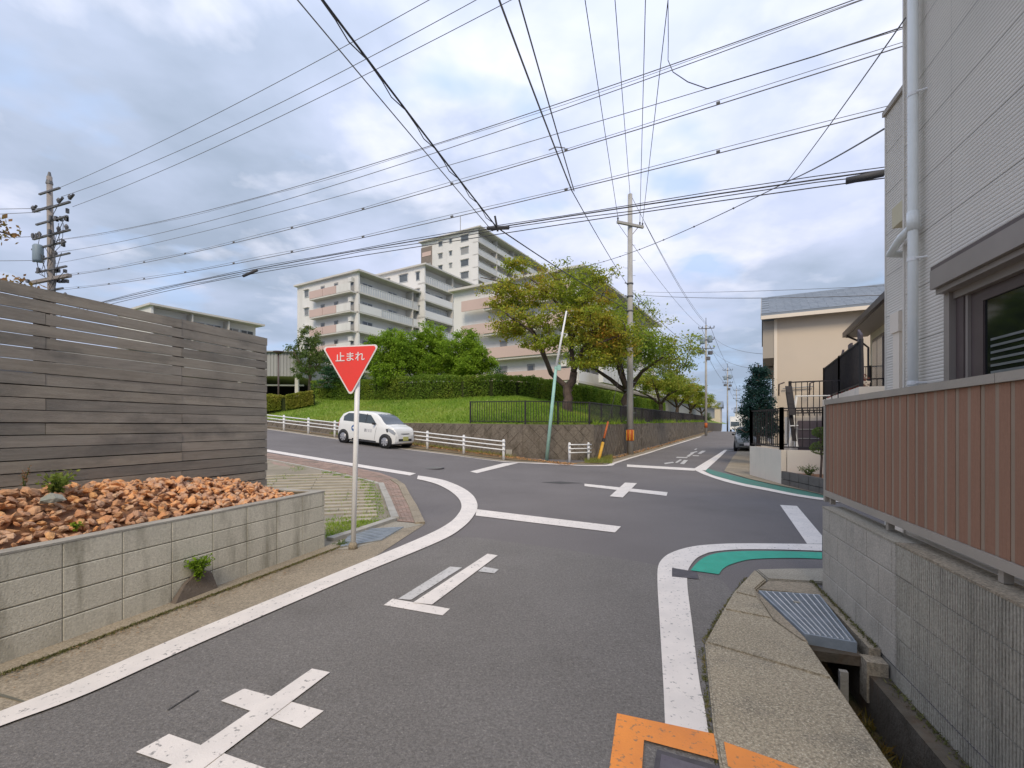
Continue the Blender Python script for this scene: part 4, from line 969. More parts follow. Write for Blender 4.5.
# black fence on the wall
bf = thing('black_fence', RF(-6.5, 20, 1.6), 'black vertical-bar metal fence standing on the stone retaining wall', 'fence')
FP = [RF(-6.3-5.15, 18.25), RF(-6.3-2.35, 18.25), RF(-6.45, 20.4), RF(-6.45, 32), RF(-6.45, 45), RF(-6.45, 62), RF(-6.45, 85)]
bmk = MB(); bmk.box(-.010, .010, -.010, .010, 0, .86); barm = bmk.mesh('bar', dark_metal); pmk = MB(); pmk.box(-.03, .03, -.03, .03, 0, 1.03); postm = pmk.mesh('post', dark_metal)
nb = 0; farb = MB()
for a, b in zip(FP[:-1], FP[1:]):
    d = b-a; L_ = d.length; d /= L_; za, zb = wall_z(a)+.03, wall_z(b)+.03; s_ = Vector((-d.y, d.x, 0))*.018
    for z_ in (.09, .98):
        mb = MB(); c = [a-s_, b-s_, b+s_, a+s_]; zz = [za, zb, zb, za]; mb.cor([Vector((r.x, r.y, h_+z_)) for r, h_ in zip(c, zz)]+[Vector((r.x, r.y, h_+z_+.04)) for r, h_ in zip(c, zz)]); mb.build('rail', dark_metal, bf)
    k = max(1, round(L_/1.95))
    for i in range(k+1):
        p = a.lerp(b, i/k); link('post', postm, bf, (p.x, p.y, za+(zb-za)*i/k), (0, 0, math.atan2(d.y, d.x)))
    x = .125
    while x < L_-.05:
        p = a+d*x; z_ = za+(zb-za)*x/L_+.12
        if nb < 290: link('bar', barm, bf, (p.x, p.y, z_), (0, 0, math.atan2(d.y, d.x))); nb += 1
        else: farb.box(p.x-.01, p.x+.01, p.y-.01, p.y+.01, z_, z_+.86)
        x += .125
tag(farb.build('bar', dark_metal, bf), kind='stuff')
# white guard rails
def guard(label, a, b, sp=1.95, name='guard_rail'):
    t = thing(name, Vector((a.x, a.y, H(a.x, a.y))), label, 'guard rail', 'white tubular guard rails in front of the stone wall'); L_ = (b-a).length; k = max(1, round(L_/sp)); d = (b-a).normalized(); off = Vector((d.y, -d.x, 0)); 
    if off.dot(-a) < 0: off = -off
    for i in range(k+1):
        p = a.lerp(b, i/k); h_ = H(p.x, p.y); mb = MB(); mb.tube([Vector((p.x, p.y, h_-.05)), Vector((p.x, p.y, h_+.80))], .057, 10); mb.lathe([(.0, .80), (.057, .80), (.04, .83), (0, .835)], Vector((p.x, p.y, h_)), 10); mb.build('post', white_metal, t, True)
    for z_ in (.40, .57, .74):
        mb = MB(); pth = [a.lerp(b, i/(k*3))+off*.07 for i in range(k*3+1)]; pth = [Vector((p.x, p.y, H(p.x, p.y)+z_)) for p in pth]
        pth[0] -= d*.1; pth[-1] += d*.1; mb.tube(pth, .026, 8); mb.build('rail', white_metal, t, True)
    return t
guard('long white three-rail guard rail running uphill past the parked white car', RF(-34, 16.9), RF(-8.9, 16.72), 1.9)
guard('very short two-post white guard rail between the mint pole and the yellow guy guard', G(569.5, 462), G(588.5, 461.2), 1.0)
# small stone marker by the wall
c = G(509, 457.5); mb = MB(); mb.box(c.x-.13, c.x+.13, c.y+.3, c.y+.45, c.z-.05, c.z+.32); tag(mb.build('marker_stone', conc_kerb), 'small pale concrete marker against the dark stone wall near the rail end', 'marker')
# ================================================================ CAR
def car(label, loc, rz, paint_mat, plate=plate_m, logos=True, group=None, name='parked_car', L=3.4, Hh=1.5, Wd=.735):
    t = thing(name, loc, label, 'car', group, rz, rel=True)      # x forward, front bumper at +L/2
    xs = [-.5, -.494, -.475, -.43, -.34, -.22, -.08, .06, .16, .22, .28, .36, .42, .46, .485, .5]
    top = [.60, .84, 1.10, 1.32, 1.44, 1.485, 1.50, 1.485, 1.41, 1.30, 1.13, .985, .93, .87, .76, .60]
    belt = [.58, .80, .93, .95, .95, .94, .93, .92, .915, .91, .905, .90, .88, .83, .73, .58]
    wid = [.78, .86, .93, .97, .99, 1, 1, 1, 1, 1, .99, .97, .93, .88, .80, .70]
    bot = [.34, .28, .24, .21, .2, .2, .2, .2, .2, .2, .2, .2, .2, .21, .24, .32]
    T = lambda x: float(np.interp(x/L, xs, top))*Hh/1.5; B = lambda x: min(T(x), float(np.interp(x/L, xs, belt))*Hh/1.5); Wf = lambda x: Wd*float(np.interp(x/L, xs, wid))
    def side(x, z):
        b = B(x); tt = T(x)
        if z <= b: return Wf(x)*(1-.10*max(0, (.45-z)/.45)**2-.03*max(0, z-.7)/.3)
        f = min(1, (z-b)/max(.02, tt-b)); return Wf(x)*(.965-.19*f*min(1, (tt-b)/.5))*(1 if f < .8 else 1-.10*((f-.8)/.2)**2)
    mb = MB(); n = 17; X = []
    for a, b in zip(xs[:-1], xs[1:]): X += [(a+(b-a)*k/3)*L for k in range(3)]
    X.append(xs[-1]*L)
    for x in X:
        bz = float(np.interp(x/L, xs, bot)); b = B(x); tt = T(x); hz = [bz, bz+.04, .36, .5, .66, .8, b]; hz = [min(h, b) for h in hz]
        pts = [(0, bz)]+[(side(x, h), h) for h in hz]+[(side(x, b+(tt-b)*f), b+(tt-b)*f) for f in (.25, .5, .75, .9, .97)]
        yr = pts[-1][0]; pts += [(yr*.8, tt-.008), (yr*.45, tt+.006), (0, tt+.012)]
        full = [(x, y, z) for y, z in pts]+[(x, -y, z) for y, z in pts[-2:0:-1]]
        mb.v += full
    m_ = len(mb.v)//len(X)
    for i in range(len(X)-1):
        for k in range(m_): a = i*m_+k; b = i*m_+(k+1) % m_; mb.f.append((a, b, b+m_, a+m_))
    mb.f.append(tuple(range(m_))); mb.f.append(tuple(range((len(X)-1)*m_, len(X)*m_)))
    mb.build('body', paint_mat, t, True)
    def sidepatch(name, poly, s, m, off=.006, par=t, k=5):
        mb = MB(); P3 = []
        q = []
        for i in range(len(poly)):
            a, b = poly[i], poly[(i+1) % len(poly)]; q += [(a[0]+(b[0]-a[0])*j/k, a[1]+(b[1]-a[1])*j/k) for j in range(k)]
        cx_, cz_ = sum(p[0] for p in q)/len(q), sum(p[1] for p in q)/len(q)
        rings = [[(cx_+(p[0]-cx_)*f, cz_+(p[1]-cz_)*f) for p in q] for f in (1, .66, .33, .02)]
        for r_ in rings: mb.v += [(x, s*(side(x, z)+off), z) for x, z in r_]
        nn = len(q)
        for j in range(3):
            for i in range(nn): mb.f.append((j*nn+i, j*nn+(i+1) % nn, (j+1)*nn+(i+1) % nn, (j+1)*nn+i))
        return mb.build(name, m, par, True)
    for s in (-1, 1):
        sidepatch('side_window', [(-1.33, 1.0), (-.62, 1.0), (-.62, 1.38), (-1.12, 1.36), (-1.36, 1.20)], s, car_glass)
        sidepatch('side_window', [(-.56, 1.0), (.66, .985), (.22, 1.36), (-.56, 1.385)], s, car_glass)
        sidepatch('window_pillar', [(-.005, .99), (.03, .99), (.03, 1.40), (-.005, 1.40)], s, black_pl, .009)
        sidepatch('door_seam', [(-.60, .30), (-.588, .30), (-.588, .98), (-.60, .98)], s, black_pl, .003)
        sidepatch('door_seam', [(.60, .30), (.612, .30), (.70, .95), (.688, .95)], s, black_pl, .003)
        sidepatch('door_handle', [(-.50, .83), (-.34, .83), (-.34, .86), (-.50, .86)], s, paint_mat, .02)
        sidepatch('sill', [(-.72, .21), (.70, .21), (.70, .27), (-.72, .27)], s, black_pl, .004)
        hl = sidepatch('headlight', [(1.24, .80), (1.50, .66), (1.63, .60), (1.655, .70), (1.56, .80), (1.34, .87)], s, lamp_m, .008)
        sidepatch('headlight_trim', [(1.20, .83), (1.26, .70), (1.33, .70), (1.30, .85)], s, black_pl, .010)
        sidepatch('tail_light', [(-1.66, .72), (-1.60, .72), (-1.60, 1.02), (-1.66, .98)], s, sign_red, .006)
        mb = MB(); mb.tube([(.60, s*.74, 1.0), (.58, s*.86, 1.02)], .05, 8); mb.build('mirror', black_pl, t, True)
        for wx in (-1.235, 1.205):
            a = MB(); a.tube([(wx, s*(Wd-.13), .30), (wx, s*(Wd+.001), .30)], .325, 28); a.build('wheel_arch', black_pl, t, True)
            w = MB(); w.tube([(wx, s*(Wd-.17), .28), (wx, s*(Wd-.03), .28), (wx, s*(Wd+.012), .28)], [.275, .28, .262], 28); w = w.build('wheel', tyre, t, True)
            r_ = MB(); r_.tube([(wx, s*(Wd-.02), .28), (wx, s*(Wd+.018), .28)], .185, 24); r_.build('rim', rim_m, w, True)
            for k in range(7):
                an = k*6.283/7; c_, sn = math.cos(an), math.sin(an); r_ = MB(); r_.prism([(wx+c_*.03-sn*.018, s*(Wd+.017), .28+sn*.03+c_*.018), (wx+c_*.17-sn*.03, s*(Wd+.017), .28+sn*.17+c_*.03), (wx+c_*.17+sn*.03, s*(Wd+.017), .28+sn*.17-c_*.03), (wx+c_*.03+sn*.018, s*(Wd+.017), .28+sn*.03-c_*.018)], (0, s*.008, 0)); r_.build('spoke', rim_l, w)
    def toppatch(name, x0, x1, yf0, yf1, m, off=.012, n=8):
        mb = MB()
        for i in range(n+1):
            x = x0+(x1-x0)*i/n; w_ = side(x, T(x)*.985)*(yf0+(yf1-yf0)*i/n)
            for j in range(9):
                y = w_*(j/4-1); z = T(x)+off-(abs(j-4)/4)**2*.022; mb.v.append((x, y, z))
        for i in range(n):
            for j in range(8): a = i*9+j; mb.f.append((a, a+1, a+10, a+9))
        return mb.build(name, m, t, True)
    toppatch('windscreen', .50, 1.16, .93, .99, car_glass, .016)
    toppatch('bonnet_seam', 1.19, 1.215, .95, .96, black_pl, .004, 2)
    toppatch('rear_window', -1.62, -1.40, .80, .88, car_glass, .012)
    fx = L/2
    def front(name, y0, y1, z0, z1, m, d=.012, xo=0):
        mb = MB()
        for i in range(9):
            y = y0+(y1-y0)*i/8; x = fx+xo-.05*(abs(y)/.6)**2.2
            for z in (z0, z1): mb.v += [(x+d-.03*max(0, z-.55)*4, y, z), (x-.1, y, z)]
        for i in range(8):
            a = i*4; mb.f += [(a, a+4, a+6, a+2), (a, a+1, a+5, a+4), (a+2, a+6, a+7, a+3)]
        mb.f += [(0, 2, 3, 1), (32, 33, 35, 34)]; return mb.build(name, m, t)
    front('bumper', -.60, .60, .30, .56, paint_mat, .02); front('grille', -.34, .34, .60, .67, black_pl, .016, -.012); front('grille_bar', -.30, .30, .628, .640, rim_m, .022, -.01)
    front('lower_grille', -.46, .46, .33, .44, black_pl, .024); front('number_plate', -.17, .17, .36, .53, plate, .035)
    mb = MB(); mb.box(-1.60, 1.55, -.62, .62, .16, .24); mb.build('underbody', black_pl, t)
    if logos:
        s = -1
        sidepatch('emblem', [(-.62+.15*math.cos(k*.6283), .72+.15*math.sin(k*.6283)) for k in range(10)], s, logo_b, .007, k=1)
        sidepatch('emblem', [(-.62+.085*math.cos(k*.6283), .73+.05*math.sin(k*.6283)) for k in range(10)], s, paint_mat, .009, k=1)
        for x_ in (.02, .12, .24, .36): sidepatch('lettering', [(x_, .62), (x_+.07, .62), (x_+.07, .75), (x_, .75)], s, logo_g if x_ < .1 else mat('logo_pale', (.5, .5, .52), None), .006, k=1)
    return t
cf = G(384.5, 446.4); cr = G(341.5, 440.6)
dirc = Vector((.886, -.455, 0)).normalized(); mid = RF(0, 0)
uc, nc = -15.05, 15.92
cp = RF(uc, nc); cp.z = H(cp.x, cp.y)
hf_ = RF(uc+1.2, nc); hb_ = RF(uc-1.2, nc); slope = math.atan2(H(hf_.x, hf_.y)-H(hb_.x, hb_.y), 2.4)
c1 = car('small white hatchback with blue round emblem parked against the guard rail', cp, math.atan2(-.454, .891), car_paint)
c1.rotation_mode = 'XYZ'; c1.rotation_euler = (0, -slope, math.atan2(-.454, .891)); c1.location.z = (H(hf_.x, hf_.y)+H(hb_.x, hb_.y))/2
cp = RF(-.10, 33.5); cp.z = H(cp.x, cp.y)
car('grey hatchback parked half hidden behind the white boundary wall down the far road', cp, math.atan2(-.891, -.454), car_silver, sign_white, False)
# far truck
tp = RF(-2.3, 97); tp.z = H(tp.x, tp.y); yw = -R(27)
tk = thing('truck', tp, 'small white box truck far down the road beneath the poles', 'truck', None, yw, rel=True)
mb = MB(); mb.box(-.9, .9, .6, 4.6, .75, 2.9); mb.build('cargo_box', white_metal, tk)
mb = MB(); mb.cor([(-.85, -1.1, .45), (.85, -1.1, .45), (.85, .5, .45), (-.85, .5, .45), (-.8, -.75, 2.0), (.8, -.75, 2.0), (.8, .5, 2.05), (-.8, .5, 2.05)]); mb.build('cab', car_paint, tk)
mb = MB(); mb.cor([(-.72, -1.05, 1.15), (.72, -1.05, 1.15), (.72, -.9, 1.15), (-.72, -.9, 1.15), (-.7, -.83, 1.9), (.7, -.83, 1.9), (.7, -.7, 1.9), (-.7, -.7, 1.9)]); mb.build('windscreen', car_glass, tk)
for sx in (-.8, .8):
    for sy in (-.4, 3.4): mb = MB(); mb.tube([(sx-.1, sy, .38), (sx+.1, sy, .38)], .38, 14); mb.build('wheel', tyre, tk, True)

# ================================================================ POLES
def ring(mb, c, r, h): mb.tube([c, c+Vector((0, 0, h))], r, 12)
P2 = G(630, 455); P2 = Vector((6.5, 25.6, H(6.5, 25.6)))
t = thing('utility_pole', P2, 'tall grey concrete utility pole with an orange band at the bank corner', 'utility pole')
TOP2 = 14.35
mb = MB(); mb.tube([P2+Vector((0, 0, -.1)), P2+Vector((0, 0, 7)), Vector((P2.x, P2.y, TOP2))], [.185, .155, .125], 16); mb.build('pole', pole_m, t, True)
mb = MB(); ring(mb, P2+Vector((0, 0, .75)), .195, .62); mb.build('orange_band', orange_band, t, True)
for k in range(10):
    an = k*.628; mb = MB(); c_ = P2+Vector((math.cos(an)*.197, math.sin(an)*.197, .78)); mb.box(c_.x-.018, c_.x+.018, c_.y-.018, c_.y+.018, c_.z, c_.z+.56); mb.build('band_stripe', yellow_m if k % 2 else orange_band, t)
mb = MB(); ring(mb, P2+Vector((0, 0, .72)), .2, .03); ring(mb, P2+Vector((0, 0, 1.38)), .2, .03); mb.build('band_clamp', insul, t)
armd = Vector((.92, .39, 0)).normalized(); 
def crossarm(parent, c, d, l0, l1, m, s=.05): 
    mb = MB(); n_ = Vector((-d.y, d.x, 0))*s; a, b = c-d*l0, c+d*l1; mb.cor([a-n_, b-n_, b+n_, a+n_]+[q+Vector((0, 0, s*1.8)) for q in (a-n_, b-n_, b+n_, a+n_)]); return mb.build('crossarm', m, parent)
ca_ = Vector((P2.x-.1, P2.y-.2, 12.55)); crossarm(t, ca_, armd, .78, .95, pole_m, .07)
mb = MB(); mb.tube([ca_+armd*.6, Vector((P2.x, P2.y, 12.0))], .025, 6); mb.build('brace', pole_m, t)
tips2 = [ca_-armd*.74+Vector((0, 0, .32)), Vector((P2.x, P2.y, TOP2)), ca_+armd*.72+Vector((0, 0, .32)), ca_+armd*.9+Vector((0, 0, .3))]
for q in (tips2[0], tips2[2], tips2[3]): mb = MB(); mb.lathe([(0, -.22), (.05, -.2), (.03, -.1), (.06, -.06), (.03, 0), (0, .02)], q, 8); mb.build('insulator', insul, t, True)
mb = MB()
for k in range(24):
    z_ = 1.9+k*.42; d_ = 1 if k % 2 else -1; mb.tube([Vector((P2.x+d_*.12, P2.y, z_)), Vector((P2.x+d_*.30, P2.y, z_))], .010, 4)
mb.build('step_bolt', steel, t)
for z_ in (6.6, 7.9, 8.7, 9.4): mb = MB(); ring(mb, Vector((P2.x, P2.y, z_)), .185, .06); mb.tube([Vector((P2.x-.1, P2.y-.1, z_)), Vector((P2.x-.34, P2.y-.26, z_))], .03, 6); mb.build('clamp', insul, t)
mb = MB(); mb.box(P2.x-.22, P2.x-.1, P2.y-.22, P2.y-.1, 6.0, 6.45); mb.build('junction_box', insul, t)
# far poles along the road
def farpole(loc, top, label, busy=True, r=.16):
    t = thing('utility_pole', loc, label, 'utility pole', 'utility poles receding along the far road'); z0 = loc.z
    mb = MB(); mb.tube([loc+Vector((0, 0, -.3)), Vector((loc.x, loc.y, top))], [r, r*.65], 10); mb.build('pole', pole_m, t, True)
    mb = MB(); mb.tube([Vector((loc.x, loc.y, top)), Vector((loc.x, loc.y, top+.9))], .04, 5); mb.build('lightning_rod', insul, t)
    for k, z_ in enumerate((top-.5, top-1.9, top-3.0)): crossarm(t, Vector((loc.x, loc.y-.12, z_)), Vector((.95, -.3, 0)).normalized(), .9, .9, insul, .05)
    for k in range(-2, 3):
        if k == 0: continue
        for z_ in (top-.4, top-1.8, top-2.9): mb = MB(); mb.lathe([(0, 0), (.05, .02), (.07, .12), (.03, .25), (0, .26)], Vector((loc.x+.42*k, loc.y-.12-.13*k, z_)), 6); mb.build('insulator', insul, t)
    if busy:
        for dx, z_ in ((-.5, top-2.4), (.45, top-2.2)): mb = MB(); mb.lathe([(0, 0), (.28, .02), (.30, .1), (.30, .75), (.22, .85), (0, .86)], Vector((loc.x+dx, loc.y-.1, z_)), 12); mb.build('transformer', grey_tank, t, True)
        for dx, z_ in ((-.5, top-3.6), (.5, top-3.7), (.2, top-4.4)): mb = MB(); mb.box(loc.x+dx-.22, loc.x+dx+.22, loc.y-.3, loc.y+.1, z_, z_+.42); mb.build('switch_box', insul, t)
    return t
PF = []
for (px_, Y_, top_y, lb, b) in ((706, 58, 325, 'slim grey pole with paired transformers, nearest of the poles down the far road', True), (727.5, 92, 368, 'second slim pole down the far road, behind the transformer pole', True), (736.5, 140, 389, 'third thin pole down the far road, just left of the conifer', False), (741.5, 200, 402, 'farthest thin pole at the end of the far road', False)):
    X_ = (px_-512)/465*Y_; l = Vector((X_, Y_, H(X_, Y_))); tz = 1.6+(426-top_y)/465*Y_; farpole(l, tz, lb, b); PF.append((l, tz))
mb = MB(); ring(mb, PF[0][0]+Vector((0, 0, 1.0)), .18, .6); tag(mb.build('orange_band', orange_band, None, True), 'orange warning band round the foot of the nearest far-road pole', 'warning band')
# left pole
P1 = Vector((-24.75, 25, 1.5)); T1 = 15.0
t = thing('utility_pole', P1, 'weathered utility pole crowded with crossarms and a grey transformer above the wooden fence', 'utility pole')
mb = MB(); mb.tube([P1, P1+Vector((0, 0, 7)), Vector((P1.x-.12, 25, T1))], [.19, .17, .12], 14); mb.build('pole', pole_brown, t, True)
mb = MB(); mb.tube([Vector((P1.x-.12, 25, T1-.4)), Vector((P1.x-.12, 25, T1+.25))], [.16, .05], 8); mb.build('pole_cap', insul, t)
A1 = Vector((.93, -.36, 0)).normalized()
arms = [(14.1, .9, 1.0, .045), (12.5, 1.2, 1.7, .045), (11.2, 1.6, 1.5, .045), (9.9, 1.2, 1.6, .045), (8.8, 1.5, 1.3, .04), (13.25, 1.5, .4, .05), (13.2, .3, 1.9, .05), (11.75, 1.5, 1.9, .05), (10.55, 1.5, 1.9, .04), (9.35, 1.75, 1.9, .09), (8.25, 1.0, 1.6, .04)]
for z_, a, b, s in arms: o = crossarm(t, Vector((P1.x, 24.85, z_)), A1, a, b, pole_brown if s > .08 else insul, s)
for z_, xs_ in ((13.35, (-1.5, .9, 1.9)), (11.85, (-1.5, -.9, .9, 1.6)), (10.6, (-.6, .6)), (8.3, (-.9, .5, 1.1, 1.5))):
    for x_ in xs_: mb = MB(); q = Vector((P1.x, 24.85, z_))+A1*x_; mb.lathe([(0, 0), (.06, .02), (.10, .16), (.05, .26), (0, .3)], q, 8); mb.build('insulator', insul, t)
for x_ in (-1.5, .95, 1.9): mb = MB(); q = Vector((P1.x, 24.85, 13.4))+A1*x_; mb.tube([q, q+Vector((.4, -.22, .12))], .06, 8); mb.build('insulator', wire_dk, t)
mb = MB(); q = Vector((P1.x, 24.7, 10.4))-A1*.75; mb.lathe([(0, 0), (.20, .02), (.23, .1), (.23, .85), (.18, .93), (0, .95)], q, 16); mb.build('transformer', grey_tank, t, True)
for k in range(3): mb = MB(); mb.tube([q+Vector((-.2+.2*k, -.1, 1.25)), q+Vector((-.2+.2*k, -.1, 1.5))], .05, 6); mb.build('bushing', insul, t)
for i in range(14): mb = MB(); q = Vector((P1.x+.25+rng.choice((.15, .35, .6, .9)), 24.7+rng.uniform(-.3, .1), rng.choice((11.28, 11.83, 12.58, 12.58, 13.02))-.12)); mb.box(q.x-.05, q.x+.05, q.y-.06, q.y+.06, q.z, q.z+.24); mb.build('cutout', insul, t)
for i in range(16): mb = MB(); q = Vector((P1.x+rng.choice((-1, 1))*rng.uniform(.25, 1.1), 24.72, rng.choice((8.1, 8.65, 9.2, 9.75))+rng.uniform(0, .04))); mb.box(q.x-.06, q.x+.06, q.y-.06, q.y+.06, q.z, q.z+rng.uniform(.1, .24)); mb.build('splice_box', insul, t)
for i in range(26):
    x0_, z0_ = rng.uniform(-1.3, 1.8), rng.uniform(9.0, 13.4); a = Vector((P1.x, 24.7, z0_))+A1*x0_; b = Vector((P1.x, 24.75, z0_-rng.uniform(.6, 1.6)))+A1*(x0_*.3+rng.uniform(-.3, .3))
    mb = MB(); mb.tube([a, a.lerp(b, .5)+Vector((rng.uniform(-.3, .3), 0, -.25)), b], .016, 4); mb.build('jumper', wire_dk, t)
# ================================================================ WIRES
nW = [0]
def wire(pts, r, label, m=wire_m, group=None, name='overhead_wire'):
    mb = MB(); mb.tube(pts, r, 5); t = mb.build(name, m, None, True); tag(t, label, 'wire', group); nW[0] += 1; return t
def cat3(fp, tq, t0, t1, n=28):
    """quadratic height through three (t,z)"""
    (a, za), (b, zb), (c, zc_) = tq; out = []
    for i in range(n+1):
        t_ = t0+(t1-t0)*i/n
        z_ = za*(t_-b)*(t_-c)/((a-b)*(a-c))+zb*(t_-a)*(t_-c)/((b-a)*(b-c))+zc_*(t_-a)*(t_-b)/((c-a)*(c-b)); p = fp(t_); out.append(Vector((p[0], p[1], z_)))
    return out
D1 = (.88, -.475)
def fline(x0, y0, d): return lambda t_: (x0+d[0]*t_, y0+d[1]*t_)
def solve(px_, x0, y0, d): k = (px_-512)/465; return (k*y0-x0)/(d[0]-k*d[1])
def cross(pts3, x0, y0, d, tend, r, label, m=wire_m, t0=0.0, twin=0, knots=0, name='overhead_wire'):
    tq = []
    for px_, py_ in pts3: t_ = solve(px_, x0, y0, d); Y_ = y0+d[1]*t_; tq.append((t_, 1.6+(426-py_)/465*Y_))
    p = cat3(fline(x0, y0, d), tq, tq[0][0] if t0 is None else t0, tend); o = wire(p, r, label, m, name=name)
    if twin: mb = MB(); mb.tube([q+Vector((0, 0, twin+.02*math.sin(i*1.3))) for i, q in enumerate(p)], r*.6, 4); mb.build('messenger', m, o, True)
    if knots:
        for i in range(2, len(p)-1, knots): mb = MB(); q = p[i]; e = (p[i+1]-p[i]).normalized(); mb.tube([q-e*.035+Vector((0, 0, twin/2)), q+e*.035+Vector((0, 0, twin/2))], r*1.3+abs(twin)*.22, 6); mb.build('spacer', m, o)
    return p
x0, y0 = P1.x, P1.y
cross(((66, 185), (230, 107), (429, 0)), x0+.1, y0, D1, 40, .010, 'uppermost long wire from the left pole, leaving the frame at the top left of centre')
cross(((84, 189), (270, 108), (476, 0)), x0+.8, y0-.3, D1, 40, .010, 'second long wire from the left pole top, leaving the frame near top centre')
cross(((88, 201), (300, 107), (511, 0)), x0+1.6, y0-.5, D1, 40, .010, 'third long wire from the left pole top, ending above the centre of the frame')
cross(((78, 237), (310, 182.6), (600, 89.5)), x0, y0, D1, 46, .010, 'first of the shallow wires crossing high above the junction to the upper right', twin=-.05)
cross(((80, 249), (310, 192.6), (600, 96)), x0, y0, D1, 46, .009, 'second shallow wire crossing the sky just below the paired one')
W3 = cross(((90, 257), (310, 204), (600, 121)), x0, y0, D1, 46, .008, 'thin faint wire crossing the sky below the high pair toward the grey house')
W4 = cross(((80, 274), (310, 224), (600, 141)), x0, y0, D1, 46, .011, 'paired aerial cable with spacers running to the tall downpipe of the grey house', twin=.07, knots=2)
W5 = cross(((80, 288), (310, 249), (600, 182.6)), x0, y0, D1, 46, .011, 'paired aerial cable with spacers reaching the recessed corner of the grey house', twin=.07, knots=2)
WB = cross(((100, 303), (500, 227), (690, 198)), x0, y0, D1, 46, .015, 'thick black telecom bundle crossing the junction above the cherry tree', wire_dk, twin=.05)
wire([p+Vector((0, 0, -.16-.02*math.sin(i*.5))) for i, p in enumerate(WB)], .011, 'thinner cable slung just under the thick telecom bundle', wire_dk)
wire([p+Vector((.02, 0, -.07+.03*math.sin(i*1.9))) for i, p in enumerate(WB)], .010, 'loose lashing wire wound along the thick telecom bundle', wire_dk)
def atB(px_, dz=0):
    t_ = solve(px_, x0, y0, D1); q = min(WB, key=lambda p: abs((p.x-x0)/D1[0]-t_)); p = fline(x0, y0, D1)(t_); i = WB.index(q)
    z_ = np.interp(t_, [(w.x-x0)/D1[0] for w in WB], [w.z for w in WB]); return Vector((p[0], p[1], float(z_)+dz))
a = atB(846, -.10); b = atB(884, -.05); mb = MB(); mb.tube([a, b], .06, 10); tag(mb.build('cable_sleeve', wire_dk, None, True), 'black closure sleeve on the telecom bundle beside the grey house corner', 'cable sleeve')
a = atB(250); mb = MB(); mb.tube([a-Vector((.35, -.19, .14)), a+Vector((.35, -.19, -.06))], .05, 8); tag(mb.build('cable_sleeve', wire_dk, None, True), 'small black sleeve on the lowest cable left of the apartment block', 'cable sleeve')
J = atB(497)
def sag(a, b, s, n=14): return [a.lerp(b, i/n)+Vector((0, 0, -4*s*(i/n)*(1-i/n))) for i in range(n+1)]
def beyond(a, b, k): return a+(b-a)*k
tel = P2+Vector((-.2, -.2, 8.0)); tel.z = 8.0
up = AT(330, 0, 5.8)
pt = sag(beyond(J, up, 2.2), J, .12); wire(pt, .017, 'thick black telecom cable running from above the camera to the crossing of bundles', wire_dk)
wire([p+Vector((.03*math.sin(i*2.1), 0, .03*math.cos(i*2.1)-.05)) for i, p in enumerate(sag(beyond(J, up, 2.2), J, .12, 40))], .009, 'thin lashing wire spiralling round the thick overhead telecom cable', wire_dk)
wire(sag(beyond(J, AT(308, 0, 6.2), 2), J+Vector((-.12, .1, -.05)), .05), .010, 'thin grey wire running beside the thick telecom cable toward the crossing')
wire(sag(J, tel, .1), .017, 'black telecom cable from the crossing of bundles down to the orange-banded pole', wire_dk)
mb = MB(); mb.tube([J+Vector((-.25, .12, .03)), J+Vector((.3, -.14, -.06))], .05, 6); mb.tube([J+Vector((-.05, -.1, .25)), J+Vector((.02, 0, -.1))], .03, 6); tag(mb.build('cable_clamp', wire_dk), 'black clamp where the overhead telecom bundles cross left of the pole', 'cable clamp')
t5 = solve(572, x0, y0, D1); p_ = fline(x0, y0, D1)(t5); J2 = AT(572, 191, p_[1])
e2 = Vector((P2.x-.2, P2.y-.1, 9.4))
wire(sag(beyond(J2, AT(502.5, 0, 6.3), 2), J2, .12), .015, 'paired cable dropping steeply from the top centre to the junction above the cherry tree', twin if False else wire_m)
wire(sag(beyond(J2, AT(518.5, 0, 6.3), 2), J2+Vector((.05, 0, 0)), .06), .012, 'thin cable dropping steeply just right of the paired cable at top centre')
wire(sag(J2, e2, .08), .011, 'dark cable from the junction of wires down to the upper clamp of the orange-banded pole', wire_dk)
mb = MB(); J2b = AT(546, 150, 9.3); mb.tube([AT(549, 150, p_[1]-1.2), AT(556, 147, p_[1]-.9), AT(565, 148, p_[1]-.6)], .012, 4); tag(mb.build('jumper_wire', wire_m), 'short curved jumper wire joining two cables near top centre', 'wire')
for (tip, pxc, lb, mm) in ((tips2[0], 585.6, 'power line rising from the left arm tip of the orange-banded pole', 13.0), (tips2[1], 615.3, 'power line rising from the top of the orange-banded pole', 13.9), (tips2[2], 645.4, 'nearly vertical power line rising from the right arm of the orange-banded pole', 13.0), (tips2[3], 668, 'right-hand power line bowing up from the arm of the orange-banded pole', 12.8)):
    c_ = AT(pxc, 0, mm); wire(sag(tip, beyond(tip, c_, 2.2), .10 if pxc < 660 else .02), .013, lb, wire_dk)
c_ = AT(668, 0, 12.6); s1 = AT(668.3, 42, 13.4); t_ = solve(712, x0, y0, D1); Yq = y0+D1[1]*t_; s2 = min((p for p in [W3[i].lerp(W3[i+1], k/8) for i in range(len(W3)-1) for k in range(8)]), key=lambda p: abs((p.x/p.y*465+512)-712))
pts_ = [beyond(s1, c_, 2), c_, s1, AT(668, 60, 12.5), AT(673, 72, 11.2), AT(688, 82, 10.0), s2]+[p+Vector((0, 0, .04+.05*math.sin(i*2.))) for i, p in enumerate(W3) if p.x > s2.x+.3 and p.y > 2]; wire(pts_, .011, 'dark drop cable bending from the vertical line across to the crossing wires', wire_dk)
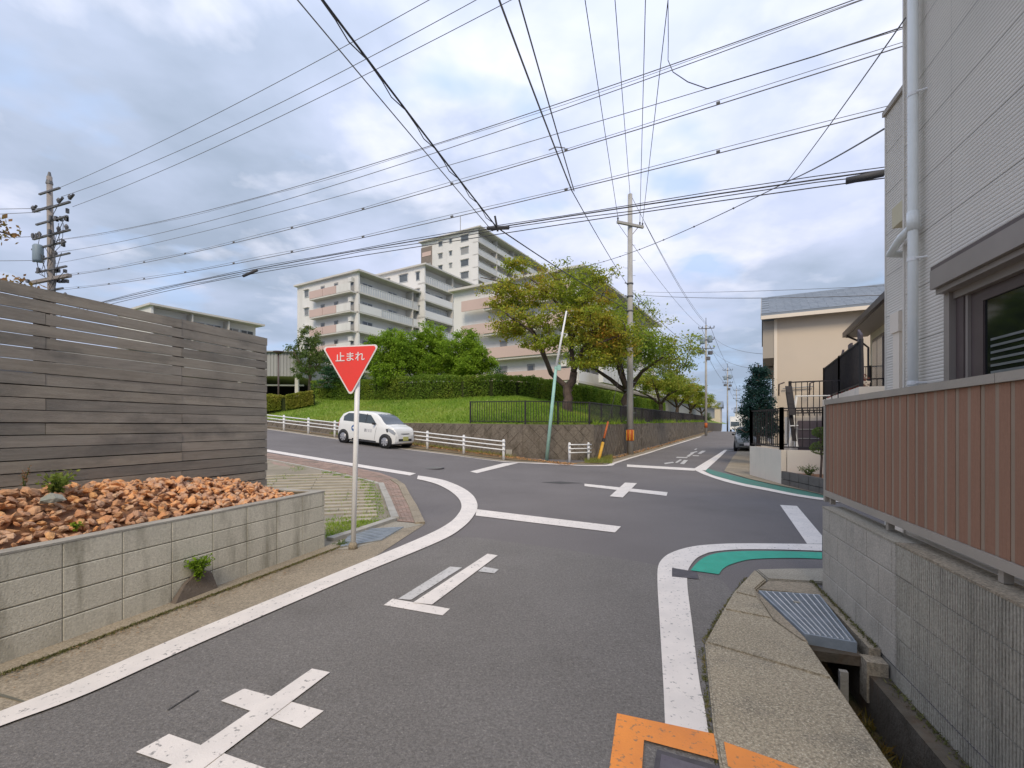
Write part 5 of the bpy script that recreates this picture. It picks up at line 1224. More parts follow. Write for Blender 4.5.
# pole to far poles
for i, (dx, z_, fz) in enumerate(((-.7, 12.8, .0), (.1, 14.2, .6), (.8, 12.8, .05), (-.15, 9.3, -2.6), (-.1, 8.6, -3.2))):
    a = Vector((P2.x+dx, P2.y, z_)); b = PF[0][0].copy(); b.z = PF[0][1]+fz-.4; b.x += dx*.6
    wire(sag(a, b, .55+.1*i, 18), .013 if i < 3 else .016, ['left', 'top', 'right', 'upper telecom', 'lower telecom'][i]+' wire running from the orange-banded pole to the transformer pole', wire_m if i < 3 else wire_dk)
for k, nm in ((0, 'first to second'), (1, 'second to third'), (2, 'third to farthest')):
    for i, (dx, fz) in enumerate(((-.6, -.3), (.6, -.3), (0, -3.4))):
        a = PF[k][0].copy(); b = PF[k+1][0].copy(); a.z = PF[k][1]+fz; b.z = PF[k+1][1]+fz; a.x += dx; b.x += dx; wire(sag(a, b, .6), .02, ['left', 'right', 'low'][i]+' wire strung from the '+nm+' far-road pole')
wire(sag(Vector((PF[0][0].x+.6, PF[0][0].y, PF[0][1]-1.2)), AT(764, 354, 24), .5), .011, 'drooping service wire from the transformer pole to the beige house eave')
wire(sag(Vector((PF[0][0].x+.6, PF[0][0].y, PF[0][1]-2.9)), AT(764, 369, 24), .6), .012, 'lower drooping service wire from the transformer pole behind the beige house')
# service drops
JR = atB(787, .04); wire(sag(AT(905.5, 18, 4.15), JR, .03), .007, 'thin stay wire from the corner of the grey house down to the telecom bundle')
wire(sag(JR, AT(884, 129, 5.3), .03), .011, 'short twin drop wire from the bundle up to the recessed grey siding')
far_ = AT(560, 270, 24.5); pj = sag(JR, far_, .35, 20); o = wire(pj, .010, 'long thin spaced wire from the telecom bundle behind the pole to the cherry tree')
for q in pj[2::2]: mb = MB(); mb.lathe([(0, -.03), (.03, 0), (0, .03)], q, 6); mb.build('spacer', wire_m, o)
wire(sag(AT(640, 295, 25.4), Vector((9.41, 11.83, 4.93)), .12), .011, 'service wire from the orange-banded pole to the gutter of the cream house')
wire(sag(AT(640, 292, 25.4), Vector((9.3, 11.6, 5.1)), .08), .007, 'fine upper service wire from the orange-banded pole to the cream house')
wire(sag(AT(632, 297, 25.6), AT(480, 305, 40), .3), .011, 'low wire from the orange-banded pole through the cherry crown to the apartments')
# wires from the left pole going off to the left
for i, (z_, dz_) in enumerate(((13.3, -3.4), (13.1, -4.4), (11.8, -3.9), (10.5, .6), (9.0, -1.5), (8.3, .5))):
    a = Vector((P1.x-.6, 25, z_)); b = a+Vector((-22, -8 if i % 2 else -9, dz_*.4)); wire(sag(a, b, .9), .014, ['highest', 'second', 'third', 'fourth', 'fifth', 'lowest'][i]+' wire leaving the left pole toward the left edge of the picture')
print('wires', nW[0])
# ================================================================ MINT POLE, GUY GUARD, LAMP POST
b = G(546.5, 461); t = thing('light_pole', b, 'slender mint-green pole leaning right in front of the stone wall and cherry tree', 'pole')
m1 = AT(556, 368, b.y); m2 = AT(566.5, 311, b.y)
mb = MB(); mb.tube([b, b.lerp(m1, .5), m1], [.075, .07, .06], 12); mb.build('pole', mint, t, True)
mb = MB(); mb.tube([m1, m1.lerp(m2, .5), m2], [.058, .045, .035], 10); mb.build('pole_arm', white_metal, t, True)
mb = MB(); mb.tube([m1-Vector((0, 0, .04)), m1+Vector((0, 0, .05))], .07, 10); mb.box(m1.x+.05, m1.x+.2, m1.y-.06, m1.y+.06, m1.z-.1, m1.z+.12); mb.build('junction', mint, t)
a = G(598.5, 460.5); d = AT(608, 422, a.y+1.2); t = thing('guy_guard', a, 'leaning yellow and orange guy-wire guard at the foot of the stone wall', 'guy wire guard')
mb = MB(); mb.tube([a, a.lerp(d, .45)], .075, 10); mb.build('guard_sleeve', yellow_m, t, True); mb = MB(); mb.tube([a.lerp(d, .45), a.lerp(d, .55)], .06, 10); mb.build('guard_band', black_pl, t, True)
mb = MB(); mb.tube([a.lerp(d, .55), d], .05, 10); mb.build('guard_sleeve', orange_band, t, True)
wire([d, Vector((P2.x-.1, P2.y-.1, 6.3))], .012, 'guy wire from the yellow and orange guard up to the orange-banded pole', wire_dk)
b = Vector(((278.5-512)/465*31, 31, 0)); b.z = ZH(b.x, b.y); t = thing('park_lamp', b, 'thin dark lamp post with flat round head on the left of the bank', 'street lamp')
zt = 1.6+(426-354)/465*31
mb = MB(); mb.tube([b, Vector((b.x, b.y, zt))], .06, 8); mb.build('pole', brown_metal, t, True); mb = MB(); mb.lathe([(0, 0), (.14, .0), (.34, .13), (.34, .18), (0, .2)], Vector((b.x, b.y, zt)), 16); mb.build('lamp_head', brown_metal, t, True)

# ================================================================ TREES AND HEDGES
def onhill(px_, Y_): x_ = (px_-512)/465*Y_; return Vector((x_, Y_, ZH(x_, Y_)))
b = onhill(568, 24.2); s_ = 24.2/465
def L2(px_, py_, dy=0): return ((px_-568)*s_, dy, 1.6+(426-py_)*s_-b.z)
tree('cherry_tree', b, 'large spreading cherry tree with yellowing leaves beside the mint pole', [
    ([(0, 0, -.2), L2(567, 398), L2(570, 384, .1), L2(574, 372)], .27, .18), ([L2(571, 392, .1), L2(551, 372, .3), L2(540, 345, .2), L2(528, 318, .4), L2(515, 300, .2)], .15, .05), ([L2(552, 374, .3), L2(543, 352, -.4), L2(530, 335, -1.1), L2(505, 320, -1.6)], .09, .04),
    ([L2(574, 372), L2(582, 352, -.3), L2(592, 332, -.6), L2(606, 318, -.9)], .13, .05), ([L2(574, 372), L2(573, 340, .5), L2(566, 308, .8), L2(560, 275, .8)], .14, .04), ([L2(573, 338, .4), L2(588, 305, .9), L2(598, 275, 1.2)], .10, .04),
    ([L2(566, 308, .8), L2(548, 290, .3), L2(530, 280, -.2)], .08, .03), ([L2(548, 290, .3), L2(520, 282, .6), L2(480, 276, .2)], .06, .02), ([L2(582, 352, -.3), L2(600, 345, -1.0), L2(620, 338, -1.4)], .08, .03)],
    [(L2(565, 277, .8), (2.1, 1.9, .95), 2.0), (L2(520, 290, .3), (2.1, 1.6, .7), 1.7), (L2(530, 322, -.6), (2.2, 1.6, .75), 1.9), (L2(512, 300, .2), (1.4, 1.2, .5), .8), (L2(592, 300, .8), (1.5, 1.7, .95), 1.4), (L2(598, 335, -.8), (1.8, 1.5, .85), 1.7), (L2(580, 322, -1), (1.6, 1.4, .8), 1.1), (L2(600, 358, -.4), (1.1, 1.2, .45), .5), (L2(605, 270, .8), (.8, .9, .5), .35), (L2(545, 345, -.9), (1.5, 1.1, .5), .9), (L2(615, 345, -.6), (1.2, 1.1, .7), .8), (L2(575, 300, -.9), (1.6, 1.2, .8), 1.0), (L2(505, 330, 0), (1.2, 1.1, .4), .5), (L2(585, 365, -.8), (1.0, .9, .35), .35), (L2(515, 262, .2), (1.1, .9, .35), .35)],
    540, 62, .20, .13, leaf_cherry, fl=.45)
def cherry(base, label, sc, seed_blobs=None, lm=leaf_cherry2, ncl=220, nlf=75, lsz=.16):
    q = lambda x, y, z: (x*sc, y*sc, z*sc)
    lb = [([q(0, 0, -.2), q(.1, 0, .7), q(.15, 0, 1.3)], .26*sc, .18*sc)]
    for an, r_, h_ in ((.3, 2.2, 3.0), (1.7, 1.8, 3.8), (2.9, 2.4, 2.8), (4.1, 2.0, 3.4), (5.3, 2.3, 2.6), (3.5, .8, 4.6)):
        c_, s_ = math.cos(an), math.sin(an); lb.append(([q(.12, 0, 1.2), q(c_*r_*.45, s_*r_*.45, 1.3+(h_-1.3)*.55), q(c_*r_, s_*r_, h_)], .12*sc, .035*sc))
    bl = [(q(0, 0, 4.4), (2.0*sc, 2.0*sc, 1.3*sc), 2), (q(-1.7, -.5, 3.2), (1.6*sc, 1.6*sc, 1.0*sc), 1.3), (q(1.7, -.4, 3.1), (1.7*sc, 1.6*sc, 1.0*sc), 1.3), (q(0, -1.5, 3.0), (1.9*sc, 1.4*sc, .9*sc), 1.3), (q(.2, 1.6, 3.2), (1.9*sc, 1.4*sc, .9*sc), .8), (q(-.8, .3, 5.2), (1.0*sc, 1.2*sc, .7*sc), .5), (q(2.6, -.3, 2.5), (.9*sc, .9*sc, .5*sc), .4)]
    return tree('cherry_tree', base, label, lb, bl, ncl, nlf, .22*sc, lsz, lm, fl=.5)
GCH = None
for px_, n_, lb, sc, lm, k in ((0, 33.2, 'green cherry tree with low forking trunk just right of the concrete pole', 1.5, leaf_cherry2, 320), (0, 50, 'middle cherry tree on the bank behind the black fence', 1.05, leaf_cherry2, 190), (0, 63, 'yellow-green cherry tree behind the transformer pole', 1.05, leaf_cherry, 170), (0, 78, 'far cherry tree between the transformer pole and the second pole', 1.0, leaf_cherry2, 150), (0, 97, 'farthest cherry tree at the end of the bank', 1.0, leaf_cherry, 120)):
    p = RF(-7.9 if n_ < 40 else -8.3, n_); p.z = ZH(p.x, p.y)-.05; cherry(p, lb, sc, None, lm, k)
# bright round evergreens behind the hedge
def bushy(px_, Y_, py_top, w, label, lm, ncl, nlf, base=None, flat=.3, lsz=.12, low=.35, name='evergreen_tree', trunk_m=None):
    b = base or onhill(px_, Y_); top = 1.6+(426-py_top)/465*Y_-b.z; r_ = w/2; lb = [([(0, 0, -.2), (.1, 0, top*.3), (0, .1, top*.55)], .16, .10)]
    bl = []
    for an in (0, 1.2, 2.4, 3.6, 4.8): c_, s_ = math.cos(an), math.sin(an); e = (c_*r_*.6, s_*r_*.6, top*(.5+.12*math.sin(an*2.3))); lb.append(([(.05, 0, top*.3), (e[0]*.5, e[1]*.5, top*.42), e], .08, .03)); bl.append((e, (r_*.5, r_*.5, top*.21), 1.1))
    bl += [((0, 0, top*.72), (r_*.55, r_*.55, top*.26), 1.8), ((r_*.3, -r_*.3, top*.62), (r_*.4, r_*.4, top*.2), 1)]
    return tree(name, b, label, lb, bl, ncl, nlf, .16, lsz, lm, trunk_m, fl=.7, flat=flat)
bushy(392, 31.5, 326, 4.2, 'bright green rounded evergreen tree, left of the trio behind the hedge', leaf_bright, 300, 110)
bushy(430, 33, 319, 4.4, 'tallest bright green evergreen tree in the middle behind the hedge', leaf_bright, 300, 110)
bushy(466, 31.5, 327, 3.7, 'bright green evergreen tree on the right, nearest the cherry tree', leaf_bright, 280, 110)
bushy(309, 42, 322, 4.2, 'dark olive round tree in front of the left end of the apartment block', leaf_olive, 120, 70, lsz=.15)
bushy(352, 36, 366, 2.6, 'small dark shrub tree hidden behind the stop sign', leaf_dark, 70, 60, low=.1, name='shrub')
bushy(497, 40, 366, 2.6, 'dark little evergreen peeping above the hedge left of the cherry trunk', leaf_dark, 60, 60, name='shrub')
# layered conifer with pale trunk
b = onhill(337, 33); top = 1.6+(426-348)/465*33-b.z; bl = []; lb = [([(0, 0, -.2), (.05, 0, top*.5), (0, 0, top*.97)], .13, .03)]
for k in range(9):
    z_ = top*(.25+.085*k); r_ = 1.35*(1-k/9.5)+.15
    for an in range(5): a_ = an*1.257+k*.7; e = (math.cos(a_)*r_, math.sin(a_)*r_, z_-.1); lb.append(([(0, 0, z_), e], .03, .012)); bl.append(((e[0]*.65, e[1]*.65, z_), (r_*.42, r_*.42, .12), r_))
tree('conifer', b, 'layered dark green conifer with pale thin trunk left of the stop sign', lb, bl, 150, 60, .12, .10, leaf_dark, bark_grey, fl=.45)
# dark conifer by the beige house
b = Vector(((758-512)/465*19, 19, .9)); top = 3.4; bl = []; lb = [([(0, 0, -.6), (.03, 0, top*.5), (0, 0, top*.95)], .09, .02)]
for k in range(7):
    z_ = top*(.14+.12*k); r_ = .68*(1-k/8.5)+.12
    for an in range(4): a_ = an*1.57+k*.8; bl.append(((math.cos(a_)*r_*.6, math.sin(a_)*r_*.6, z_), (r_*.5, r_*.5, .24), r_))
tree('conifer', b, 'dark blue-green conifer in front of the beige house by the black railing', lb, bl, 230, 80, .11, .075, leaf_dark2, bark, fl=.8)
# hedges
def hedge(label, path, w, h, lm, n, lsz=.07, name='hedge'):
    t = thing(name, path[0], label, 'hedge'); core = MB(); pts = []
    tot = sum((b-a).length for a, b in zip(path[:-1], path[1:]))
    for a, b in zip(path[:-1], path[1:]):
        L_ = (b-a).length; k = max(1, int(L_/.7)); d = (b-a).normalized(); s_ = Vector((-d.y, d.x, 0))*w/2
        for i in range(k):
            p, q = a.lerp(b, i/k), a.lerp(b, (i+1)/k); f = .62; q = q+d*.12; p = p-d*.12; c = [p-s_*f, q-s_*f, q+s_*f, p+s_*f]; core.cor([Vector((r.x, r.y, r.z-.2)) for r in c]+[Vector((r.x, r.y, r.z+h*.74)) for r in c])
        for _ in range(int(n*L_/tot)):
            p = a.lerp(b, rng.random()); o_ = rng.random(); bump_ = 1+.16*mnoise.noise(p*.8)+.10*mnoise.noise(p*2.7)
            if o_ < .4: q = p+s_*rng.uniform(-1, 1)+Vector((0, 0, h*bump_*rng.uniform(.88, 1.03)))
            else: q = p+s_*(1 if o_ < .55 else -1)*rng.uniform(.75, 1.08)*bump_+Vector((0, 0, h*rng.uniform(0, 1)))
            pts.append(tuple(q))
    core.build('dark_core', mat('hedge_core', (.03, .045, .012), (.05, .06, .02), 8, .95) if 'hedge_core' not in MATS else MATS['hedge_core'], t); leaves('foliage', pts, lsz, lm, t, .25); return t  # solid dark boxes; their colour stands in for shade within the hedge
hp = lambda a, b: (lambda p: Vector((p.x, p.y, ZH(p.x, p.y))))(RF(-6.3-a, 18.1+b))
hedge('long clipped green hedge along the top of the grass bank, curving round the corner', [hp(22, 6.0), hp(16, 5.6), hp(11, 5.5), hp(9, 5.7), hp(7.6, 6.3), hp(6.6, 7.3), hp(6.0, 8.8), hp(5.7, 11), hp(5.6, 20), hp(5.6, 34), hp(5.6, 55)], 1.3, 1.35, leaf_hedge, 130000, .10)
hedge('low yellow-green clipped hedge at the left end of the bank beside the lamp post', [Vector((q.x, q.y, q.z)) for q in (onhill(250, 30), onhill(285, 30.2), onhill(312, 31.0))], 1.6, .95, leaf_yellow, 22000, .08)
# crowns poking in at the left edge
b = Vector((-14.0, 11.5, 0)); t = tree('street_tree', b, 'sparse autumn branch tips of a tree entering at the left edge of the picture', [([(0, 0, -.1), (.1, 0, 3), (.1, 0, 5)], .14, .06), ([(.1, 0, 4.6), (.5, .0, 5.9), (1.35, 0, 6.4)], .03, .010), ([(.1, 0, 3.6), (.6, 0, 4.5), (1.5, 0, 5.05)], .03, .010), ([(.1, 0, 4), (-.8, 0, 5.5)], .05, .02)],
    [((1.25, 0, 6.45), (.5, .5, .35), 1), ((1.5, 0, 5.1), (.5, .4, .25), 1), ((-.8, 0, 5.8), (1, 1, .9), 2)], 40, 14, .13, .13, leafmat('leaf_autumn', [(.09, .11, .03), (.17, .12, .04), (.24, .10, .05)], 1), flat=.2)
# ================================================================ APARTMENTS
DR = Vector((.515, .857, 0)); DL = Vector((-.857, .515, 0))
def frame(o, du, dv): return lambda a, b, z: o+du*a+dv*b+Vector((0, 0, z))
def apt(name, label, corner, LR, LLn, zb, zt, fh, nf, bays, pink=True, solid=None, left_windows=(), rec=1.4, overhang=.9, lrec=0.0):
    """corner: near vertical edge; right face runs along DR, left face along DL"""
    t = thing(name, Vector((corner.x, corner.y, zb)), label, 'apartment building'); c = Vector((corner.x, corner.y, 0))
    Fr = frame(c, DR, DL)            # a along right face, b inward (and along left face)
    mb = MB(); mb.bx(Fr, .25, LR, rec, LLn, zb, zt-.25); mb.bx(Fr, 0, .25, .0, LLn, zb, zt-.25); mb.build('wall', apt_white, t)
    mb = MB(); mb.bx(Fr, -overhang*.5, LR+.4, -overhang*.7, LLn+.3, zt-.25, zt); mb.build('roof', apt_slab, t)
    for i in range(nf):
        z = zt-.3-fh*(i+1)
        if z < zb: break
        mb = MB(); mb.bx(Fr, .0, LR, -.12, rec, z-.12, z+.12); mb.build('balcony_floor', apt_slab, t)
        for j in range(bays):
            a, b = LR*j/bays, LR*(j+1)/bays; s = solid(i, j) if solid else 0
            m = apt_white if s == 1 else apt_rail; mb = MB(); mb.bx(Fr, a+.12, b-.12, -.10, -.04, z+.12, z+1.15); mb.build('balcony_front', m, t)
            if s == 2: mb = MB(); mb.bx(Fr, a+.12, a+(b-a)*.38, -.14, -.05, z+.1, z+1.2); mb.build('balcony_panel', apt_white, t)
            if m is apt_rail:
                bb = MB()
                for k in range(int((b-a)/.45)): x = a+.2+k*.45; bb.bx(Fr, x, x+.07, -.135, -.10, z+.12, z+1.15)
                bb.bx(Fr, a+.12, b-.12, -.15, -.09, z+1.15, z+1.22); tag(bb.build('balcony_bar', apt_white, t), kind='stuff')
            if j: mb = MB(); mb.bx(Fr, a-.07, a+.07, -.1, rec, z+.12, z+fh-.12); mb.build('party_wall', apt_slab, t)
            for k in (.26, .72):
                x = a+(b-a)*k; w = MB(); w.bx(Fr, x-.95, x+.95, rec-.06, rec+.02, z+.16, z+2.05); w = w.build('window', apt_rail, t)
                for dx in (-.45, .45): q = MB(); q.bx(Fr, x+dx-.38, x+dx+.38, rec-.075, rec-.05, z+.24, z+1.98); q.build('pane', glass_far, w)
        if pink:
            # end-wall galleries
            p0, p1 = 1.2, LLn*.68
            mb = MB(); mb.bx(Fr, -1.05, 0, .4, p1, z-.12, z+.1); mb.build('gallery_floor', apt_slab, t)
            for k in range(3):
                a, b = .4+(p1-.4)*k/3, .4+(p1-.4)*(k+1)/3; mb = MB(); mb.bx(Fr, -1.08, -.98, a+.05, b-.05 if k < 2 else b, z+.1, z+1.2); mb.build('gallery_parapet', apt_white if k == 0 else apt_pink, t)
            for k, x in enumerate((1.3, p1*.5, p1*.82)):
                w = MB(); w.bx(Fr, -.04, .05, x-.45, x+.45, z+.2, z+2.1); w = w.build('door', apt_grey, t); q = MB(); q.bx(Fr, -.06, -.03, x-.3, x+.3, z+1.2, z+1.9); q.build('pane', glass_far, w)
            mb = MB(); mb.bx(Fr, -.5, -.05, .9, 1.6, z+1.55, z+2.2); mb.build('air_conditioner', apt_white, t)
        for (x, w_, h0, h1) in left_windows:
            w = MB(); w.bx(Fr, -.08, .03, x-w_/2, x+w_/2, z+h0, z+h1); w = w.build('window', apt_rail, t); q = MB(); q.bx(Fr, -.095, -.07, x-w_/2+.1, x+w_/2-.1, z+h0+.1, z+h1-.1); q.build('pane', glass_far, w)
            q = MB(); q.bx(Fr, -.35, -.05, x-w_/2-.1, x+w_/2+.1, z+h1, z+h1+.1); q.build('hood', apt_slab, w)
    return t, Fr
ZB = 5.0
A_c = Vector((-21.8, 66, 0)); tA, FA = apt('apartment_building', 'low apartment block with pink galleries and long railed balconies on the left of the hill', A_c, 33, 14.0, ZB, 23.7, 2.8, 6, 3, True, lambda i, j: (2 if (i == 1) else 0) if i < 2 else (1 if j == 0 else 0), left_windows=[(11.6, 1.0, .9, 2.0)])
B_c = Vector((-14.3, 76, 0)); tB, FB = apt('apartment_building', 'middle apartment block with white end wall and stepped white balconies behind the low one', B_c, 22, 17, ZB, 28.1, 2.8, 7, 3, False, lambda i, j: 1 if i in (1, 2) else 0, left_windows=[(1.4, .8, .6, 2.0), (4.6, 1.9, .8, 2.1), (8.2, .8, 1.0, 2.0)])
C_c = Vector((-7.55, 103, 0)); tC, FC = apt('apartment_building', 'tallest apartment tower with windowed cream end wall behind the cherry tree', C_c, 46, 16.5, ZB, 45.6, 2.8, 11, 6, False, lambda i, j: 1 if j % 2 else 0, left_windows=[(3.6, 2.2, .7, 2.2), (7.6, .8, 1.1, 2.1), (10.6, 1.2, 1.0, 2.1)], overhang=1.6)
mb = MB(); mb.bx(FC, -.08, .5, 13.2, 16.6, ZB, 44.2); mb.build('stair_recess', apt_brown, tC)
for i in range(11): mb = MB(); mb.bx(FC, -.14, .0, 13.5, 16.2, 42.0-2.8*i, 43.0-2.8*i); mb.build('stair_window', apt_pink if i % 3 == 0 else apt_grey, tC)
for a, b, h_ in ((8, 3, 3.0), (12, 3, 1.6), (14, 8, 3.4), (1.5, 6, 4.4)): mb = MB(); p = FC(a, b, 45.6); mb.tube([p, p+Vector((0, 0, h_))], .09 if h_ > 4 else .28, 6); mb.build('antenna' if h_ > 4 else 'vent_pipe', apt_grey, tC)
mb = MB(); mb.bx(FA, 3, 5, 3, 6, 23.7, 24.5); mb.bx(FB, 4, 7, 4, 8, 28.1, 29.0); mb.build('roof_box', apt_white, tA)
D_c = Vector((6.5, 46, 0)); tD, FD = apt('apartment_building', 'long apartment block with pink bands directly behind the cherry trees', D_c, 31, 15.5, 3.5, 17.3, 2.75, 5, 4, True, lambda i, j: 1 if i in (3, 4) else 0, overhang=1.3)
for i in range(5): z = 17.0-2.75*(i+1); mb = MB(); mb.bx(FD, -1.16, -1.06, .3, 13.5, z+.1, z+1.25); mb.build('gallery_parapet', apt_pink, tD)
mb = MB(); mb.bx(FD, 31, 85, -1.4, 9, 3.5, 5.9); mb.build('podium', apt_grey, tD); mb = MB(); mb.bx(FD, 2, 85, -1.9, -1.42, 6.0, 8.1); mb.bx(FD, 31, 85, -1.42, 9, 5.9, 8.0); mb.build('podium_fascia', apt_white, tD)
for k in range(80): mb = MB(); mb.bx(FD, 2.4+k*1.0, 2.52+k*1.0, -1.93, -1.9, 6.05, 8.1); mb.build('fascia_rib', apt_rail, tD)
# balcony roof behind the wooden fence
E_c = Vector((-37.8, 70, 0)); tE, FE_ = apt('apartment_building', 'white flat-roofed block whose top-floor balconies show above the wooden fence', E_c-DR*14, 14, 10, 2, 16.9, 2.8, 4, 3, False, lambda i, j: 1, overhang=.6)
# parking deck at the left of the bank
t = thing('parking_deck', Vector((-28, 46, 3.5)), 'pale corrugated parking deck with dark open level beneath, left of the bank', 'parking structure')
FKd = frame(Vector((-20.3, 44.5, 0)), Vector((-.97, -.10, 0)).normalized(), Vector((-.1, .97, 0)).normalized())
mb = MB(); mb.bx(FKd, 0, 22, 0, 12, 6.35, 8.6); mb.build('fascia', apt_grey, t)
for k in range(74):
    if k*.3 < 8: mb = MB(); mb.bx(FKd, k*.3, k*.3+.16, -.05, 0, 6.35, 8.6); mb.build('corrugation', apt_grey, t)
mb = MB(); mb.bx(FKd, .0, 22, 11, 12, 2.5, 6.4); mb.build('rear_wall', dead_dark, t); mb = MB(); mb.bx(FKd, 0, 22, -.3, 12, 8.62, 8.72); mb.build('deck_edge', apt_grey, t)  # rear wall coloured near-black to put the shade under the deck
for k in range(5): mb = MB(); mb.bx(FKd, .2+k*5.2, .5+k*5.2, .1, .4, 2.5, 6.36); mb.build('column', apt_slab, t)
mb = MB(); mb.bx(FKd, 0, 22, 1, 1.1, 5.5, 5.65); mb.build('beam', apt_slab, t)
# ================================================================ RIGHT-HAND HOUSES
# white boundary wall with railing
t = thing('boundary_wall', Vector((7.5, 13.5, 0)), 'off-white rendered boundary wall topped by a black railing at the far right corner', 'boundary wall')
q0, q1 = Vector((7.72, 15.1, 0)), Vector((7.36, 12.72, 0)); dq = Vector((.86, -.50, 0)).normalized(); q2 = q1+dq*4.0; q3 = q0+Vector((.3, 2.2, 0))
def wallseg(a, b, z0, z1, th, m, name, par, inward):
    n_ = Vector(((b-a).y, -(b-a).x, 0)).normalized()*th
    if n_.dot(inward) < 0: n_ = -n_
    mb = MB(); mb.cor([Vector((p.x, p.y, z)) for z in (z0, z1) for p in (a, b, b+n_, a+n_)]); return mb.build(name, m, par)
inn = Vector((1, .3, 0))
wallseg(q0, q1, -.2, .945, .14, offwhite, 'wall', t, inn); wallseg(q1+dq*.143, q2, -.2, .947, .14, offwhite, 'wall', t, Vector((.3, 1, 0))); wallseg(q0+Vector((.145, 0, 0)), q0+dq*5, -.2, .943, .14, offwhite, 'wall', t, Vector((0, -1, 0)))
def railing(label, pts, z0, h, par=None, sp=.14, thick=.03, name='railing', capx=.02):
    rt = thing(name, Vector((pts[0].x, pts[0].y, z0 if not isinstance(z0, list) else z0[0])), label, 'railing')
    zs = z0 if isinstance(z0, list) else [z0]*len(pts)
    for a, b, za, zb in zip(pts[:-1], pts[1:], zs[:-1], zs[1:]):
        d = b-a; L_ = d.length; d = d/L_; s_ = Vector((-d.y, d.x, 0))*capx
        for zo in (.06, h-.04):
            mb = MB(); mb.cor([Vector((p.x, p.y, z+zo)) for p, z in ((a-s_, za), (b-s_, zb), (b+s_, zb), (a+s_, za))]+[Vector((p.x, p.y, z+zo+.035)) for p, z in ((a-s_, za), (b-s_, zb), (b+s_, zb), (a+s_, za))]); mb.build('rail', dark_metal, rt)
        for p, z in ((a, za), (b, zb)): mb = MB(); mb.box(p.x-thick, p.x+thick, p.y-thick, p.y+thick, z-.02, z+h+.01); mb.build('post', dark_metal, rt)
        k = int(L_/sp)
        for i in range(1, k):
            p = a+d*(L_*i/k); z = za+(zb-za)*i/k; mb = MB(); mb.box(p.x-.008, p.x+.008, p.y-.008, p.y+.008, z+.07, z+h-.03); mb.build('bar', dark_metal, rt)
    return rt
i_ = Vector((.07, .02, 0)); railing('black railing standing on the off-white boundary wall', [q0+dq*2+i_, q0+i_, q1+i_+Vector((0, .07, 0)), q1+dq*1.0+Vector((.03, .07, 0)), q2+Vector((0, .07, 0))], .945, 1.16, thick=.04)
# raised garden, stair and upper terrace behind
g = thing('garden_terrace', Vector((9, 14, 0)), '', None); nolab(g); g['kind'] = 'structure'
mb = MB(); mb.cor([Vector((p.x, p.y, z)) for z in (-.2, .75) for p in (q1+Vector((.15, .1, 0)), q2+Vector((.1, .1, 0)), q0+dq*5+Vector((0, -.15, 0)), q0+Vector((.15, -.15, 0)))]); mb.build('terrace_floor', conc_warm, g)
tb = AT(798, 445, 13.2); mb = MB(); base = Vector((tb.x, tb.y, 0)); mb.cor([Vector((p.x, p.y, z)) for z in (.7, 1.75) for p in (base, base+dq*2.2, base+dq*2.2+Vector((.3, .5, 0)), base+Vector((.3, .5, 0)))]); mb.build('tile_wall', tile_dk, g)
for k in range(3): mb = MB(); mb.cor([Vector((p.x, p.y, z)) for z in (.98+k*.26, 1.0+k*.26) for p in (base-Vector((.01, .02, 0)), base+dq*2.2-Vector((.01, .02, 0)), base+dq*2.2, base)]); mb.build('tile_joint', apt_grey, g)
mb = MB(); b2 = base+Vector((.15, .55, 0)); mb.cor([Vector((p.x, p.y, z)) for z in (.7, 1.9) for p in (b2, b2+dq*5, b2+dq*5+Vector((1.5, 3, 0)), b2+Vector((1.2, 2.4, 0)))]); mb.build('upper_terrace', offwhite, g)
u0 = AT(790, 400, 13.6); u0 = Vector((u0.x, u0.y, 0)); railing('black railing of the raised terrace in front of the beige house', [u0, u0+dq*2.6], 1.9, 1.0)
# stair handrail
h0 = AT(795, 440, 12.95); h1 = AT(785, 386, 13.5); st_ = thing('stair_rail', Vector((h0.x, h0.y, .8)), 'steep dark stair railing with pale rail behind the boundary railing', 'railing')
def slat3(a, b, w, m, name, par): mb = MB(); v_ = Vector((w, 0, 0)); dd = Vector((0, .04, 0)); mb.cor([a-v_, a+v_, a+v_+dd, a-v_+dd, b-v_, b+v_, b+v_+dd, b-v_+dd]); return mb.build(name, m, par)
slat3(AT(795, 441, 12.95), AT(788, 392, 13.3), .05, dark_metal, 'stringer', st_); slat3(AT(793, 415, 13.0), AT(789, 386, 13.4), .09, dark_metal, 'panel', st_); slat3(AT(797, 447, 12.9), AT(793, 420, 13.2), .04, white_metal, 'handrail', st_); slat3(AT(789, 447, 12.98), AT(797, 396, 13.3), .025, white_metal, 'handrail', st_)
mb = MB(); mb.tube([AT(795, 396.3, 12.9), AT(830, 395.6, 12.7)], .018, 6); mb.build('crossbar', white_metal, st_)
mb = MB(); mb.tube([AT(790, 426, 12.8), AT(798, 425.5, 12.8)], .02, 6); mb.build('crossbar', white_metal, st_)
